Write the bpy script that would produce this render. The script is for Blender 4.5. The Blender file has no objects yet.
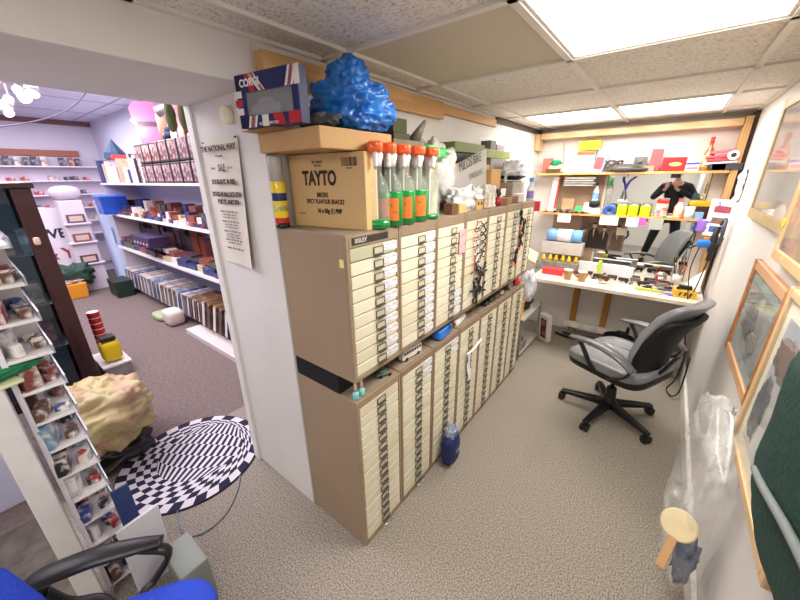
import bpy, bmesh, math, random
from mathutils import Vector, Matrix, Euler, noise
PI=math.pi; rnd=random.Random(7)
COL=bpy.context.scene.collection

# ------------------------------------------------------------ materials
def lin(c):
    if isinstance(c,str):
        c=c.lstrip('#'); c=tuple(int(c[i:i+2],16)/255 for i in (0,2,4))
    return tuple((x/12.92 if x<=.04045 else ((x+.055)/1.055)**2.4) for x in c)+(1,)
MC={}
def mat(c,rough=.55,metal=0,noise_=0,scale=20,bump=0,trans=0,emit=0,alpha=1,c2=None,ior=1.45,detail=4,coat=0,kind='noise',stretch=None,lo=.35,hi=.65):
    key=(str(c),rough,metal,noise_,scale,bump,trans,emit,alpha,str(c2),ior,detail,coat,kind,stretch,lo,hi)
    if key in MC: return MC[key]
    m=bpy.data.materials.new('surface'); m.use_nodes=True
    nt=m.node_tree; N=nt.nodes; L=nt.links; b=N['Principled BSDF']
    b.inputs['Base Color'].default_value=lin(c); b.inputs['Roughness'].default_value=rough
    b.inputs['Metallic'].default_value=metal; b.inputs['IOR'].default_value=ior
    if trans: b.inputs['Transmission Weight'].default_value=trans
    if coat: b.inputs['Coat Weight'].default_value=coat
    if alpha<1: b.inputs['Alpha'].default_value=alpha
    if emit:
        b.inputs['Emission Color'].default_value=lin(c); b.inputs['Emission Strength'].default_value=emit
    if c2 is not None or noise_ or bump:
        tc=N.new('ShaderNodeTexCoord'); src=tc.outputs['Object']
        if stretch:
            mp=N.new('ShaderNodeMapping'); mp.inputs['Scale'].default_value=stretch
            L.new(src,mp.inputs['Vector']); src=mp.outputs['Vector']
        if kind=='noise':
            t=N.new('ShaderNodeTexNoise'); t.inputs['Scale'].default_value=scale; t.inputs['Detail'].default_value=detail; out=t.outputs['Fac']
        elif kind=='voronoi':
            t=N.new('ShaderNodeTexVoronoi'); t.inputs['Scale'].default_value=scale; out=t.outputs['Distance']
        else:
            t=N.new('ShaderNodeTexWave'); t.inputs['Scale'].default_value=scale; t.inputs['Distortion'].default_value=6; t.inputs['Detail'].default_value=3; out=t.outputs['Fac']
        L.new(src,t.inputs['Vector'])
        if c2 is not None or noise_:
            r=N.new('ShaderNodeValToRGB')
            r.color_ramp.elements[0].position=lo; r.color_ramp.elements[1].position=hi
            a=lin(c); 
            if c2 is not None: bb=lin(c2)
            else: bb=tuple(x*(1-noise_) for x in a[:3])+(1,)
            r.color_ramp.elements[0].color=bb; r.color_ramp.elements[1].color=a
            L.new(out,r.inputs['Fac']); L.new(r.outputs['Color'],b.inputs['Base Color'])
        if bump:
            bp=N.new('ShaderNodeBump'); bp.inputs['Strength'].default_value=bump; bp.inputs['Distance'].default_value=.01
            L.new(out,bp.inputs['Height']); L.new(bp.outputs['Normal'],b.inputs['Normal'])
    MC[key]=m; return m
def film(c,a=.35,rough=.25,bump=.5,scale=14,streak=.5):
    """thin crinkled plastic film"""
    key=('film',c,a,rough,bump,scale,streak)
    if key in MC: return MC[key]
    m=bpy.data.materials.new('film'); m.use_nodes=True
    nt=m.node_tree; N=nt.nodes; L=nt.links; b=N['Principled BSDF']
    b.inputs['Base Color'].default_value=lin(c); b.inputs['Roughness'].default_value=rough
    tc=N.new('ShaderNodeTexCoord'); t=N.new('ShaderNodeTexNoise'); t.inputs['Scale'].default_value=scale; t.inputs['Detail'].default_value=5
    t.inputs['Distortion'].default_value=1.2
    L.new(tc.outputs['Object'],t.inputs['Vector'])
    bp=N.new('ShaderNodeBump'); bp.inputs['Strength'].default_value=bump; bp.inputs['Distance'].default_value=.02
    L.new(t.outputs['Fac'],bp.inputs['Height']); L.new(bp.outputs['Normal'],b.inputs['Normal'])
    mr=N.new('ShaderNodeMapRange'); mr.inputs['From Min'].default_value=.35; mr.inputs['From Max'].default_value=.7
    mr.inputs['To Min'].default_value=max(0,a-streak*.5); mr.inputs['To Max'].default_value=min(1,a+streak*.5)
    L.new(t.outputs['Fac'],mr.inputs['Value']); L.new(mr.outputs['Result'],b.inputs['Alpha'])
    MC[key]=m; return m

# ------------------------------------------------------------ mesh builder
class MB:
    def __init__(s): s.v=[]; s.f=[]; s.m=[]; s.T=Matrix.Identity(4)
    def add(s,vs,fs,m=0):
        o=len(s.v); s.v+= [tuple(s.T@Vector(v)) for v in vs]
        for k,f in enumerate(fs):
            s.f.append([i+o for i in f]); s.m.append(m[k] if isinstance(m,list) else m)
        return s
    def box(s,c,d,rot=None,m=0,taper=1):
        x,y,z=d[0]/2,d[1]/2,d[2]/2; t=taper
        vs=[(-x,-y,-z),(x,-y,-z),(x,y,-z),(-x,y,-z),(-x*t,-y*t,z),(x*t,-y*t,z),(x*t,y*t,z),(-x*t,y*t,z)]
        R=Matrix.Identity(3) if rot is None else (Euler(rot).to_matrix() if not isinstance(rot,Matrix) else rot)
        vs=[R@Vector(v)+Vector(c) for v in vs]
        return s.add(vs,[(0,3,2,1),(4,5,6,7),(0,1,5,4),(1,2,6,5),(2,3,7,6),(3,0,4,7)],m)
    def span(s,a,b,m=0):
        return s.box([(a[i]+b[i])/2 for i in range(3)],[abs(a[i]-b[i]) for i in range(3)],m=m)
    def cyl(s,p0,p1,r0,r1=None,n=14,m=0,caps=True):
        r1=r0 if r1 is None else r1
        return s.tube([p0,p1],[r0,r1],n,m,caps)
    def tube(s,pts,r,n=8,m=0,caps=True,flat=1):
        P=[Vector(p) for p in pts]; k=len(P); rs=r if isinstance(r,(list,tuple)) else [r]*k
        d=(P[1]-P[0]).normalized(); up=Vector((0,0,1)) if abs(d.z)<.9 else Vector((1,0,0))
        u=(up-d*up.dot(d)).normalized(); vs=[]
        for i in range(k):
            t=((P[min(i+1,k-1)]-P[max(i-1,0)])).normalized()
            u=(u-t*u.dot(t)); u=u.normalized() if u.length>1e-6 else Vector((1,0,0)); w=t.cross(u)
            for j in range(n):
                a=2*PI*j/n; vs.append(P[i]+(u*math.cos(a)*flat+w*math.sin(a))*rs[i])
        fs=[(i*n+j,i*n+(j+1)%n,(i+1)*n+(j+1)%n,(i+1)*n+j) for i in range(k-1) for j in range(n)]
        if caps: fs+=[tuple(reversed(range(n))),tuple(range((k-1)*n,k*n))]
        return s.add(vs,fs,m)
    def lathe(s,prof,c=(0,0,0),n=16,m=0,cap=True,rot=None):
        """prof: (r,z) from bottom to top; m may be a list per ring"""
        R=Matrix.Identity(3) if rot is None else Euler(rot).to_matrix()
        vs=[R@Vector((r*math.cos(2*PI*j/n),r*math.sin(2*PI*j/n),z))+Vector(c) for r,z in prof for j in range(n)]
        k=len(prof); fs=[];ms=[]
        for i in range(k-1):
            for j in range(n):
                fs.append((i*n+j,i*n+(j+1)%n,(i+1)*n+(j+1)%n,(i+1)*n+j)); ms.append(m[i] if isinstance(m,list) else m)
        if cap:
            fs+=[tuple(reversed(range(n))),tuple(range((k-1)*n,k*n))]
            ms+=[m[0] if isinstance(m,list) else m, m[-1] if isinstance(m,list) else m]
        return s.add(vs,fs,ms)
    def prism(s,poly,o,u,v,t,m=0):
        """extrude 2d poly in plane (o,u,v) by vector t"""
        o,u,v,t=map(Vector,(o,u,v,t)); n=len(poly)
        a=[o+u*x+v*y for x,y in poly]; vs=a+[p+t for p in a]
        fs=[tuple(range(n)),tuple(reversed(range(n,2*n)))]+[(i,i+n,(i+1)%n+n,(i+1)%n) for i in range(n)]
        return s.add(vs,fs,m)
    def grid(s,fn,nu,nv,m=0):
        vs=[fn(i/nu,j/nv) for j in range(nv+1) for i in range(nu+1)]; fs=[];ms=[]
        for j in range(nv):
            for i in range(nu):
                a=j*(nu+1)+i; fs.append((a,a+1,a+nu+2,a+nu+1)); ms.append(m(i,j) if callable(m) else m)
        return s.add(vs,fs,ms)
    def sup(s,c,r,e=.35,e2=None,nu=32,nv=16,m=0,warp=None,rot=None):
        """superellipsoid (rounded cushion / pebble), optionally warped in local space"""
        e2=e if e2 is None else e2
        f=lambda w,p: math.copysign(abs(w)**p,w)
        R=Matrix.Identity(3) if rot is None else Euler(rot).to_matrix()
        vs=[]
        for j in range(nv+1):
            b=-PI/2+PI*j/nv
            for i in range(nu):
                a=2*PI*i/nu
                p=Vector((r[0]*f(math.cos(b),e)*f(math.cos(a),e2),r[1]*f(math.cos(b),e)*f(math.sin(a),e2),r[2]*f(math.sin(b),e)))
                if warp: p=Vector(warp(p))
                vs.append(R@p+Vector(c))
        fs=[(j*nu+i,j*nu+(i+1)%nu,(j+1)*nu+(i+1)%nu,(j+1)*nu+i) for j in range(nv) for i in range(nu)]
        return s.add(vs,fs,m)
    def blob(s,c,r,seed=1,amp=.25,freq=2.5,nu=36,nv=22,m=0,zmin=None,e=.8,ridge=.5,rot=None):
        """crumpled bag / cloth heap"""
        def w(p):
            q=Vector((p.x/r[0],p.y/r[1],p.z/r[2]))
            n1=noise.noise(q*freq+Vector((seed*7.3,seed,0))); n2=1-2*abs(noise.noise(q*freq*2.2+Vector((0,seed*3.1,5))))
            n3=noise.noise(q*freq*5+Vector((seed,2,9)))
            k=1+amp*(n1*1.3+ridge*(n2-.6)+.3*n3)
            p=p*k
            return p
        s2=MB(); s2.sup((0,0,0),r,e,nu=nu,nv=nv,warp=w,rot=rot)
        vs=[Vector(v)+Vector(c) for v in s2.v]
        if zmin is not None: vs=[Vector((v.x,v.y,max(v.z,zmin))) for v in vs]
        return s.add(vs,s2.f,m)
    def build(s,name,mats,parent=None,loc=(0,0,0),rot=(0,0,0),smooth=False,bevel=0,sub=0,seg=2):
        me=bpy.data.meshes.new(name); me.from_pydata([tuple(v) for v in s.v],[],s.f)
        mats=mats if isinstance(mats,(list,tuple)) else [mats]
        for m in mats: me.materials.append(m)
        for p,i in zip(me.polygons,s.m): p.material_index=i; p.use_smooth=smooth
        me.update()
        o=bpy.data.objects.new(name,me); COL.objects.link(o); o.location=loc; o.rotation_euler=rot
        if parent: o.parent=parent
        if bevel:
            b=o.modifiers.new('b','BEVEL'); b.width=bevel; b.segments=seg; b.limit_method='ANGLE'; b.angle_limit=.6
        if sub:
            b=o.modifiers.new('s','SUBSURF'); b.levels=b.render_levels=sub
        return o
def tag(o,label=None,cat=None,group=None,kind=None):
    if label: o['label']=label
    if cat: o['category']=cat
    if group: o['group']=group
    if kind: o['kind']=kind
    return o
def thing(name,label,cat,loc=(0,0,0),rot=0,group=None):
    o=bpy.data.objects.new(name,None); COL.objects.link(o); o.empty_display_size=.05
    o.location=loc; o.rotation_euler=rot if isinstance(rot,(tuple,list)) else (0,0,rot)
    return tag(o,label,cat,group)
def struct(name,mb,m,**k): return tag(mb.build(name,m,**k),kind='structure')
def dup(root,loc,rot=None,label=None,group=None):
    def cp(o,par):
        c=o.copy(); COL.objects.link(c)
        if par: c.parent=par
        for ch in list(o.children): cp(ch,c)
        return c
    r=cp(root,None); r.location=loc
    if rot is not None: r.rotation_euler=rot if isinstance(rot,(tuple,list)) else (0,0,rot)
    if label: r['label']=label
    if group: r['group']=group
    return r
def textpart(s,size,m,parent,loc,rot,name='lettering',offset=.0,ext=.0004,align='CENTER',sx=1):
    cu=bpy.data.curves.new('txt','FONT'); cu.body=s; cu.size=size; cu.align_x=align; cu.align_y='CENTER'; cu.offset=offset; cu.extrude=ext; cu.resolution_u=3
    t=bpy.data.objects.new('txt',cu); COL.objects.link(t)
    dg=bpy.context.evaluated_depsgraph_get(); dg.update()
    me=bpy.data.meshes.new_from_object(t.evaluated_get(dg)); bpy.data.objects.remove(t)
    me.materials.clear(); me.materials.append(m)
    o=bpy.data.objects.new(name,me); COL.objects.link(o); o.location=loc; o.rotation_euler=rot; o.scale=(sx,1,1)
    if parent: o.parent=parent
    return o
def bez(pts,n=8):
    """catmull-rom through pts"""
    P=[Vector(p) for p in pts]; P=[P[0]*2-P[1]]+P+[P[-1]*2-P[-2]]; out=[]
    for i in range(1,len(P)-2):
        for k in range(n):
            t=k/n; a,b,c,d=P[i-1:i+3]
            out.append(.5*((2*b)+(c-a)*t+(2*a-5*b+4*c-d)*t*t+(3*b-a-3*c+d)*t**3))
    out.append(P[-2]); return out

# ------------------------------------------------------------ common materials
WHITE=mat('#e6e2dd',.6,noise_=.06,scale=3,bump=.08)
WALLR=mat('#e6e1de',.6,noise_=.05,scale=2,bump=.1)
PAINT=mat('#efece4',.5,noise_=.05,scale=6,bump=.05)
BLACK=mat('#17171a',.45); BLACKG=mat('#1b1b1e',.25,coat=.3); DARK=mat('#2a2829',.6)
TAUPE=mat('#937d66',.42,noise_=.04,scale=4); CREAM=mat('#ddd3b2',.42,noise_=.05,scale=6)
CHROME=mat('#c9c9c9',.2,metal=1); STEEL=mat('#8f9093',.35,metal=.9)
PINE=mat('#d8ab72',.5,c2='#c99a60',kind='wave',scale=3,stretch=(1,.25,3))
PALEPINE=mat('#dfc097',.5,c2='#d2ae80',kind='wave',scale=5,stretch=(.2,1,3))
CARD=mat('#c9a06c',.7,noise_=.08,scale=6); CARD2=mat('#d8b681',.7,noise_=.06,scale=6)
PAPER=mat('#f2efe9',.7); CLEAR=mat('#ffffff',.03,trans=1,ior=1.45); 
GLASS=mat('#f4fbf8',.02,alpha=.14,coat=1)
RED=mat('#c8282c',.4); ORANGE=mat('#f0602a',.4); GREEN=mat('#1f8a3c',.4); BLUE=mat('#2a62c4',.4); YELLOW=mat('#f2d51e',.4)

# ============================================================ SETTING
ZC=2.2; XW=-1.262; XJ=-1.85; XR=.42; YB=4.15
carpet=mat('#b3a99c',.95,c2='#6a6157',scale=150,bump=.08,detail=5,lo=.36,hi=.64)
carpet2=mat('#83746f',.95,c2='#6b5d59',scale=40,bump=.15,detail=10,lo=.3,hi=.7)
struct('floor',MB().span((-2.42,-2.3,-.05),(XR+.1,YB+.1,0)),carpet)
struct('floor_shop',MB().span((-9.1,-3.2,-.05),(-2.42,2.3,0)),carpet2)
struct('floor_left_shaded',MB().span((-2.42,-2.3,-.02),(-1.69,-.13,.004)),mat('#6f665c',.95,c2='#4c463f',scale=12,detail=9,lo=.3,hi=.7))  # darker colour paints in the shade the floor has under the counter
struct('wall_left',MB().span((XJ,.795,0),(XW,YB+.1,2.9)),WHITE,bevel=.004)
struct('trim_1',MB().span((XJ,-2.3,2.06),(XW,.795,2.9)),WHITE,bevel=.004)   # lintel over the opening
struct('wall_right',MB().span((XR,-2.3,0),(XR+.1,YB+.1,2.4)),WALLR)
struct('wall_back',MB().span((XW,YB,0),(XR,YB+.1,2.4)),mat('#dcd5cf',.6,noise_=.05,scale=3))
struct('wall_front',MB().span((XJ,-2.4,0),(XR+.1,-2.3,2.9)),mat('#dcd6cc',.6))
struct('baseboard_right',MB().span((XR-.022,-2.3,0),(XR,YB,.11)),PAINT,bevel=.006)
# jamb edge trim strip
struct('trim_2',MB().span((XJ-.004,.78,0),(XJ+.05,.80,2.06)),PAINT,bevel=.002)
tile=mat('#f2ece2',.85,c2='#c4bbae',scale=85,bump=.6,detail=5,lo=.3,hi=.5)
# ceiling with tile grid
struct('ceiling',MB().span((XJ,-2.3,ZC+.03),(XR+.1,YB+.1,ZC+.06)),tile)
gx=[-1.11,-.455,.2]; gy=[-2.2,-1.54,-.88,-.22,.44,1.105,1.78,2.45,3.12,3.79]
g=MB()
gm=mat('#e4dfd6',.5)
for x in gx: g.span((x-.013,-2.3,ZC-.004),(x+.013,YB,ZC+.02))
for y in gy: g.span((XW,y-.013,ZC-.004),(XR,y+.013,ZC+.02))
g.span((XW,-2.3,ZC-.004),(XW+.022,YB,ZC+.02)); g.span((XR-.022,-2.3,ZC-.004),(XR,YB,ZC+.02)); g.span((XW,YB-.022,ZC-.004),(XR,YB,ZC+.02))
struct('trim_3',g,gm)
t=MB(); cells=[]
xs=[XW]+gx+[XR]; ys=gy+[YB]
lights=[(1,5),(1,8),(2,8),(1,2),]   # (col,row) lit
lights=[(2,5),(1,8),(2,8),(2,1)]  # last panel is added, unseen behind the camera, to light the room
tm=[tile,mat('#cfc7b0',.7,noise_=.03,scale=2)]
for i in range(4):
    for j in range(len(ys)-1):
        if (i,j) in lights: continue
        t.span((xs[i]+.013,ys[j]+.013,ZC+.008),(xs[i+1]-.013,ys[j+1]-.013,ZC+.03),m=1 if (i,j)==(1,5) else 0)
struct('trim_4',t,tm)
LAMP=mat('#fffdf6',.5,emit=7.5)
for n,(i,j) in enumerate(lights):
    x0,x1,y0,y1=xs[i]+.013,xs[i+1]-.013,ys[j]+.013,ys[j+1]-.013
    lb=['lit square ceiling light panel nearest the camera above the drawer cabinets','lit ceiling light panel at the far left above the workbench','lit ceiling light panel at the far right above the workbench','added ceiling light panel behind the camera, out of view'][n]
    r=thing('ceiling_light',lb,'ceiling light',((x0+x1)/2,(y0+y1)/2,ZC+.02))
    w,h=(x1-x0),(y1-y0)
    MB().box((0,0,-.008),(w-.02,h-.02,.006)).build('diffuser',LAMP,r)
    f=MB()
    for sx in(-1,1): f.box((sx*(w/2-.006),0,-.008),(.012,h,.02)); f.box((0,sx*(h/2-.006),-.008),(w-.024,.012,.02))
    f.build('frame',gm,r)
def area(name,loc,size,power,color,rot=(0,0,0)):
    l=bpy.data.lights.new(name,'AREA'); l.shape='RECTANGLE'; l.size=size[0]; l.size_y=size[1]; l.energy=power; l.color=color
    o=bpy.data.objects.new(name,l); COL.objects.link(o); o.location=loc; o.rotation_euler=rot; return o
area('room_light',(-.13,1.44,ZC-.01),(.6,.6),15,(1,.97,.92))
area('room_light',(-.45,3.45,ZC-.01),(1.2,.6),15,(1,.97,.93))
area('room_light',(-.2,-.9,ZC-.02),(1.0,1.2),22,(1,.97,.93))  # added fill from above, out of view behind the camera
area('shop_light',(-5.5,.3,2.72),(5,2.6),190,(.93,.89,1))
area('shop_light',(-3.0,-.6,2.6),(1.4,1.6),36,(.95,.88,.95))
# wooden battens
def plank(name,label,a,b,m=PINE,cat='wooden batten',bevel=.004,**k): return tag(MB().span(a,b).build(name,m,bevel=bevel,**k),label,cat)
plank('wooden_batten','thick pine batten on the wall above the union flag toy box',(XW,.80,2.07),(XW+.05,1.17,2.165))
plank('wooden_batten','long pine batten under the ceiling behind the blue bag',(XW,1.175,2.08),(XW+.035,2.05,2.175))
plank('wooden_batten','thin pine batten continuing along the top of the wall towards the workbench',(XW,2.055,2.115),(XW+.025,2.9,2.17))
struct('trim_5',MB().span((XW,2.92,2.15),(XW+.02,YB,2.19)),mat('#4d3f36',.6))
# frame of the alcove at the back
plank('shelf_frame','pale pine board running under the ceiling above the workbench shelves',(XW+.055,4.0,2.095),(XR-.08,YB-.002,2.15),PALEPINE,'wooden frame')
plank('shelf_frame','upright pine post at the right end of the workbench shelves',(XR-.075,3.98,.76),(XR-.03,YB-.002,2.16),mat('#c99f68',.5,c2='#b88c55',kind='wave',scale=5,stretch=(3,3,.3)),'wooden frame')
plank('shelf_frame','upright pine post at the left end of the workbench shelves',(XW+.005,3.98,1.99),(XW+.05,YB-.002,2.15),PALEPINE,'wooden frame')
struct('trim_6',MB().span((XR-.028,4.0,1.2),(XR-.001,YB,2.19)),mat('#3a2620',.6))

# ============================================================ SHOP SHELL
SH=mat('#c9c6df',.7,noise_=.04,scale=2)
struct('wall_shop_far',MB().span((-9.1,-3.2,0),(-9,2.3,2.9)),mat('#e6e0ea',.7))
struct('wall_shop_right',MB().span((-9,2.05,0),(XJ,2.15,2.9)),mat('#dcdcee',.7))
struct('wall_shop_left',MB().span((-9,-3.2,0),(XJ,-3.1,2.9)),SH)
struct('ceiling_shop',MB().span((-9.1,-3.2,2.78),(XJ,2.3,2.85)),mat('#e4e2f2',.6,noise_=.03,scale=2))
cj=MB()
for y in(-1.8,-.6,.6,1.8): cj.span((-9,y-.008,2.772),(XJ,y+.008,2.78))
for x in(-7.8,-6.6,-5.4,-4.2,-3.0): cj.span((x-.008,-3.1,2.772),(x+.008,2.05,2.78))
struct('trim_7',cj,mat('#bdb9d0',.7))
struct('trim_8',MB().span((-9,-3.1,2.70),(-8.96,2.05,2.77)),mat('#8d5f62',.6))
struct('trim_9',MB().span((-9,-3.1,2.17),(-8.94,1.75,2.27)),mat('#b0705c',.6))

# ============================================================ DRAWER CABINETS
XF=-.8665; CW=.297; CD=.39
holder_m=mat('#6d675d',.35,metal=.6)
def holder():
    h=MB(); w,t=.054,.027
    h.box((0,0,t/2),(.003,w,.003)); h.box((0,0,-t/2),(.003,w,.003))
    h.box((0,-w/2,0),(.003,.003,t)); h.box((0,w/2,0),(.003,.003,t))
    h.box((.005,0,-t/2-.003),(.010,w*.9,.002)); h.box((.009,0,-t/2-.0045),(.002,w*.9,.004))
    return h
HOLD=holder().build('handle',holder_m); card_mb=MB().box((-.0005,0,0),(.001,.053,.027)).build('card',mat('#c9c2a8',.6))
paper_me=MB().box((0,0,0),(.0012,.085,.034)).build('paper_label',mat('#edebf0',.7,c2='#b9b4c4',scale=70,lo=.38,hi=.5,stretch=(1,.3,3)))
pink_me=MB().box((0,0,0),(.0012,.06,.03)).build('paper_label',mat('#e3a7ae',.7))
def lk(src,name,par,loc,rot=(0,0,0)):
    o=src.copy(); COL.objects.link(o); o.name=name; o.parent=par; o.location=loc; o.rotation_euler=rot; return o
drawer_cache={}
def drawer_src(h,shade):
    k=(round(h,4),shade)
    if k not in drawer_cache:
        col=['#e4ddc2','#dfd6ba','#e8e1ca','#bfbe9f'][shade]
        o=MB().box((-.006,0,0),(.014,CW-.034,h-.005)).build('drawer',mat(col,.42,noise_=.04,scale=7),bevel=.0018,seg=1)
        drawer_cache[k]=o
    return drawer_cache[k]
SRC=[HOLD,card_mb,paper_me,pink_me]
def cabinet(name,label,y,z0,H,n,upper,idx,group):
    r=thing(name,label,'drawer cabinet',(XF,y+CW/2+.0015,z0),0,group)
    top=.045 if upper else .035; bot=.022 if upper else .03
    c=MB()
    c.span((-CD,-CW/2,0),(-.004,CW/2,H))
    c.span((-.004,-CW/2,0),(.008,-CW/2+.014,H)); c.span((-.004,CW/2-.014,0),(.008,CW/2,H))
    c.span((-.004,-CW/2+.014,H-top),(.008,CW/2-.014,H)); c.span((-.004,-CW/2+.014,0),(.008,CW/2-.014,bot))
    if idx: tp=TAUPE
    else: tp=mat('#a08a70',.42,noise_=.04,scale=3)
    c.build('carcass',tp,r,bevel=.0025)
    MB().box((-.19,0,H+.0015),(CD-.02,CW-.012,.003)).build('top_panel',mat('#9c8c7a',.5,noise_=.08,scale=9),r)
    if upper and idx in(0,):
        MB().box((.0085,-.02,H-.022),(.002,.2,.026)).build('name_plate',mat('#3b332c',.5),r)
        textpart('BISLEY',.022,mat('#d8d2c6',.5),r,(.0098,-.075,H-.022),(PI/2,0,PI/2),'lettering',.0004)
    h=(H-top-bot)/n
    for k in range(n):
        z=H-top-h*(k+.5)
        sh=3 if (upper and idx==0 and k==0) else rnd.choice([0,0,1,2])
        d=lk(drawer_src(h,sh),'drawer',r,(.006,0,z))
        off=.02 if upper else .005
        hz=-.002
        lk(HOLD,'handle',d,(.004,off,hz)); lk(card_mb,'card',d,(.0035,off,hz))
        if upper and idx in(0,1) or (upper and idx==2 and k>6) or (not upper and idx in(1,2) and k in(0,1)):
            lk(paper_me,'paper_label',d,(.0025,.092 if upper else .09,.004),(rnd.uniform(-.04,.04),0,0))
        if not upper and idx==0 and k in(5,7): lk(pink_me,'paper_label',d,(.0025,.0,.0))
        if not upper and k==n-1 and idx in (0,1):
            MB().tube(bez([(.004,-.03,-.01),(.03,-.028,-.012),(.03,.028,-.012),(.004,.03,-.01)],5),.0022,6,m=0).build('pull_bar',CHROME,d,loc=(0,.005,0),smooth=True)
    return r
ordn=['nearest','second','third','fourth','fifth','sixth','farthest']
upx=['with the cardboard snack box on it','with green spray bottles on it','with a pink note on its drawers','with red and black clamps hung on it','of plain drawers right of the red clamps','with big black clamps across it','beside the workbench']
for i in range(7):
    y=.80+i*.30
    cabinet('drawer_cabinet','%s fifteen-drawer taupe cabinet of the bottom row'%ordn[i],y,0,.86,15,False,i,'lower drawer cabinets')
    cabinet('drawer_cabinet','%s ten-drawer taupe cabinet of the top row, %s'%(ordn[i],upx[i]),y,.958,.595,10,True,i,'upper drawer cabinets')
for o in SRC+list(drawer_cache.values()): bpy.data.objects.remove(o)
for i in range(7):
    y=.80+i*.30
    tag(MB().span((XF-CD,y+.002,.8632),(XF-.095,y+.297,.957)).build('spacer_block',mat('#151413',.5),bevel=.004),'black spacer block between the %s upper and lower cabinets'%ordn[i],'spacer')
# ============================================================ OFFICE CHAIR
def office_chair(label,loc,rot,cm,pm,back=True,h=.47,arm_h=.215,group=None,seatr=.245,backm=None,stripe=None,phase=0,armout=.03,padr=1.15,armback=0):
    r=thing('office_chair',label,'office chair',loc,rot,group)
    b=MB()
    for k in range(5):
        a=phase+k*2*PI/5; d=Vector((math.cos(a),math.sin(a),0)); n=Vector((-d.y,d.x,0))
        leg=MB(); L=.332
        p=[d*.03+n*.032,d*.03-n*.032,d*L-n*.02,d*L+n*.02]
        lo=[q+Vector((0,0,z)) for q,z in zip(p,(.075,.075,.062,.062))]; hi=[q+Vector((0,0,z)) for q,z in zip(p,(.125,.125,.088,.088))]
        leg.add(lo+hi,[(3,2,1,0),(4,5,6,7),(0,1,5,4),(1,2,6,5),(2,3,7,6),(3,0,4,7)])
        leg.build('base_arm',pm,r,bevel=.008)
        c=MB(); e=d*(L-.01)
        c.cyl(e+Vector((0,0,.05)),e+Vector((0,0,.075)),.008)
        for s in(-1,1): c.cyl(e+n*(s*.008)+Vector((0,0,.026)),e+n*(s*.026)+Vector((0,0,.026)),.026,n=16)
        c.box(e+Vector((0,0,.042)),(.05,.05,.022),rot=(0,0,a))
        c.build('caster',pm,r,bevel=.002)
    MB().lathe([(.048,.068),(.052,.12),(.04,.14),(.034,.23),(.03,.24)],n=20).build('hub',pm,r,smooth=True)
    MB().cyl((0,0,.23),(0,0,h-.09),.0145,n=16).build('gas_column',CHROME,r,smooth=True)
    MB().box((0,-.01,h-.075),(.16,.22,.035)).box((.1,0,h-.085),(.12,.012,.01)).build('tilt_mechanism',pm,r,bevel=.006)
    sw=seatr
    def wseat(p):
        z=p.z+ .02*(1 if p.z>0 else .4)*(-(p.y/sw)**4*(1 if p.y>0 else 0))*1.3
        z+= -.012*math.exp(-((p.x/.13)**2+(p.y/.13)**2))*(1 if p.z>0 else 0)
        if p.z>0: z+=.004*math.sin(p.x*38+p.y*9)*(1-abs(p.x/sw))*(1 if stripe else .0)
        return (p.x,p.y,z)
    MB().sup((0,0,h-.005),(sw,sw,.042),.34,.42,nu=56,nv=20,warp=wseat).build('seat',cm,r,smooth=True)
    MB().sup((0,-.005,h-.046),(sw*1.0,sw*1.0,.034),.3,.42,nu=48,nv=10).build('seat_shell',mat('#0f0f11',.5),r,smooth=True)
    if stripe:   # stitched seams across the seat
        s=MB()
        for x in(-.08,.08): s.tube([(x,-.2,h+.034),(x*1.1,0,h+.031),(x,.2,h+.026)],.0025,5)
        s.build('seam',pm,r,smooth=True)
    if back:
        lean=.33; bz=h+.015; by=-.175; BH=.265 ; bw=.222
        def wb(front):
            def f(p):
                t=(p.z+BH)/(2*BH)
                w=1-.18*t**3
                y=p.y-.035*math.sin(t*PI)*(-1) - .05*(t-.5)**2 + .045*(p.x/bw)**2
                y-=.03*max(0,t-.75)*4*.5
                return (p.x*w,y,p.z)
            return f
        e=thing('x','','') ; bpy.data.objects.remove(e)
        Rm=(lean,0,0)
        c0=(0,by-.5*2*BH*math.sin(lean)-.02,bz+BH*math.cos(lean)+.02)
        MB().sup(c0,(bw,.028,BH),.32,.36,nu=56,nv=24,warp=wb(1),rot=Rm).build('backrest',backm or cm,r,smooth=True)
        cb=Vector(c0)+Euler(Rm).to_matrix()@Vector((0,-.040,-.045))
        MB().sup(cb,(bw*1.0,.024,BH*.80),.3,.34,nu=48,nv=20,warp=wb(0),rot=Rm).build('back_shell',mat('#070708',.65),r,smooth=True)
        MB().tube(bez([(0,-.05,h-.07),(0,-.2,h-.06),(0,-.27,h+.02),(0,-.33,h+.16)],6),.03,8,flat=.4).build('back_bracket',pm,r,smooth=True)
    for s in(-1,1):
        X=s*(sw+armout)
        A=MB(); zt=h+arm_h; q_=armback
        pts=bez([(X,-.25,zt-.075),(X,-.15-q_,zt-.02),(X,-q_,zt+.008),(X,.12-q_,zt),(X,.20-q_,zt-.012)],7)
        A.tube(pts,[padr*(.016+.012*math.sin(PI*min(1,.15+i/len(pts)*.9))) for i in range(len(pts))],12,flat=.45)
        A.build('armrest',pm if not stripe else stripe,r,smooth=True)
        S=MB().tube(bez([(X,.13-q_,zt-.01),(X*1.0,.085,zt-.07),(X*.97,.03,zt-.16),(X*.85,-.0,h-.04),(X*.5,-.0,h-.055)],6),.021,10,flat=.5)
        S.tube(bez([(X,-.24,zt-.07),(X*.99,-.2,zt-.14),(X*.95,-.12,h-.03),(X*.8,-.06,h-.05)],6),.017,8,flat=.5)
        S.build('arm_support',pm,r,smooth=True)
    return r
leather=mat('#86868a',.42,bump=.25,scale=14,noise_=.12,coat=.15)
backl=mat('#8a8a8e',.42,bump=.2,scale=12,noise_=.1,coat=.15)
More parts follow.
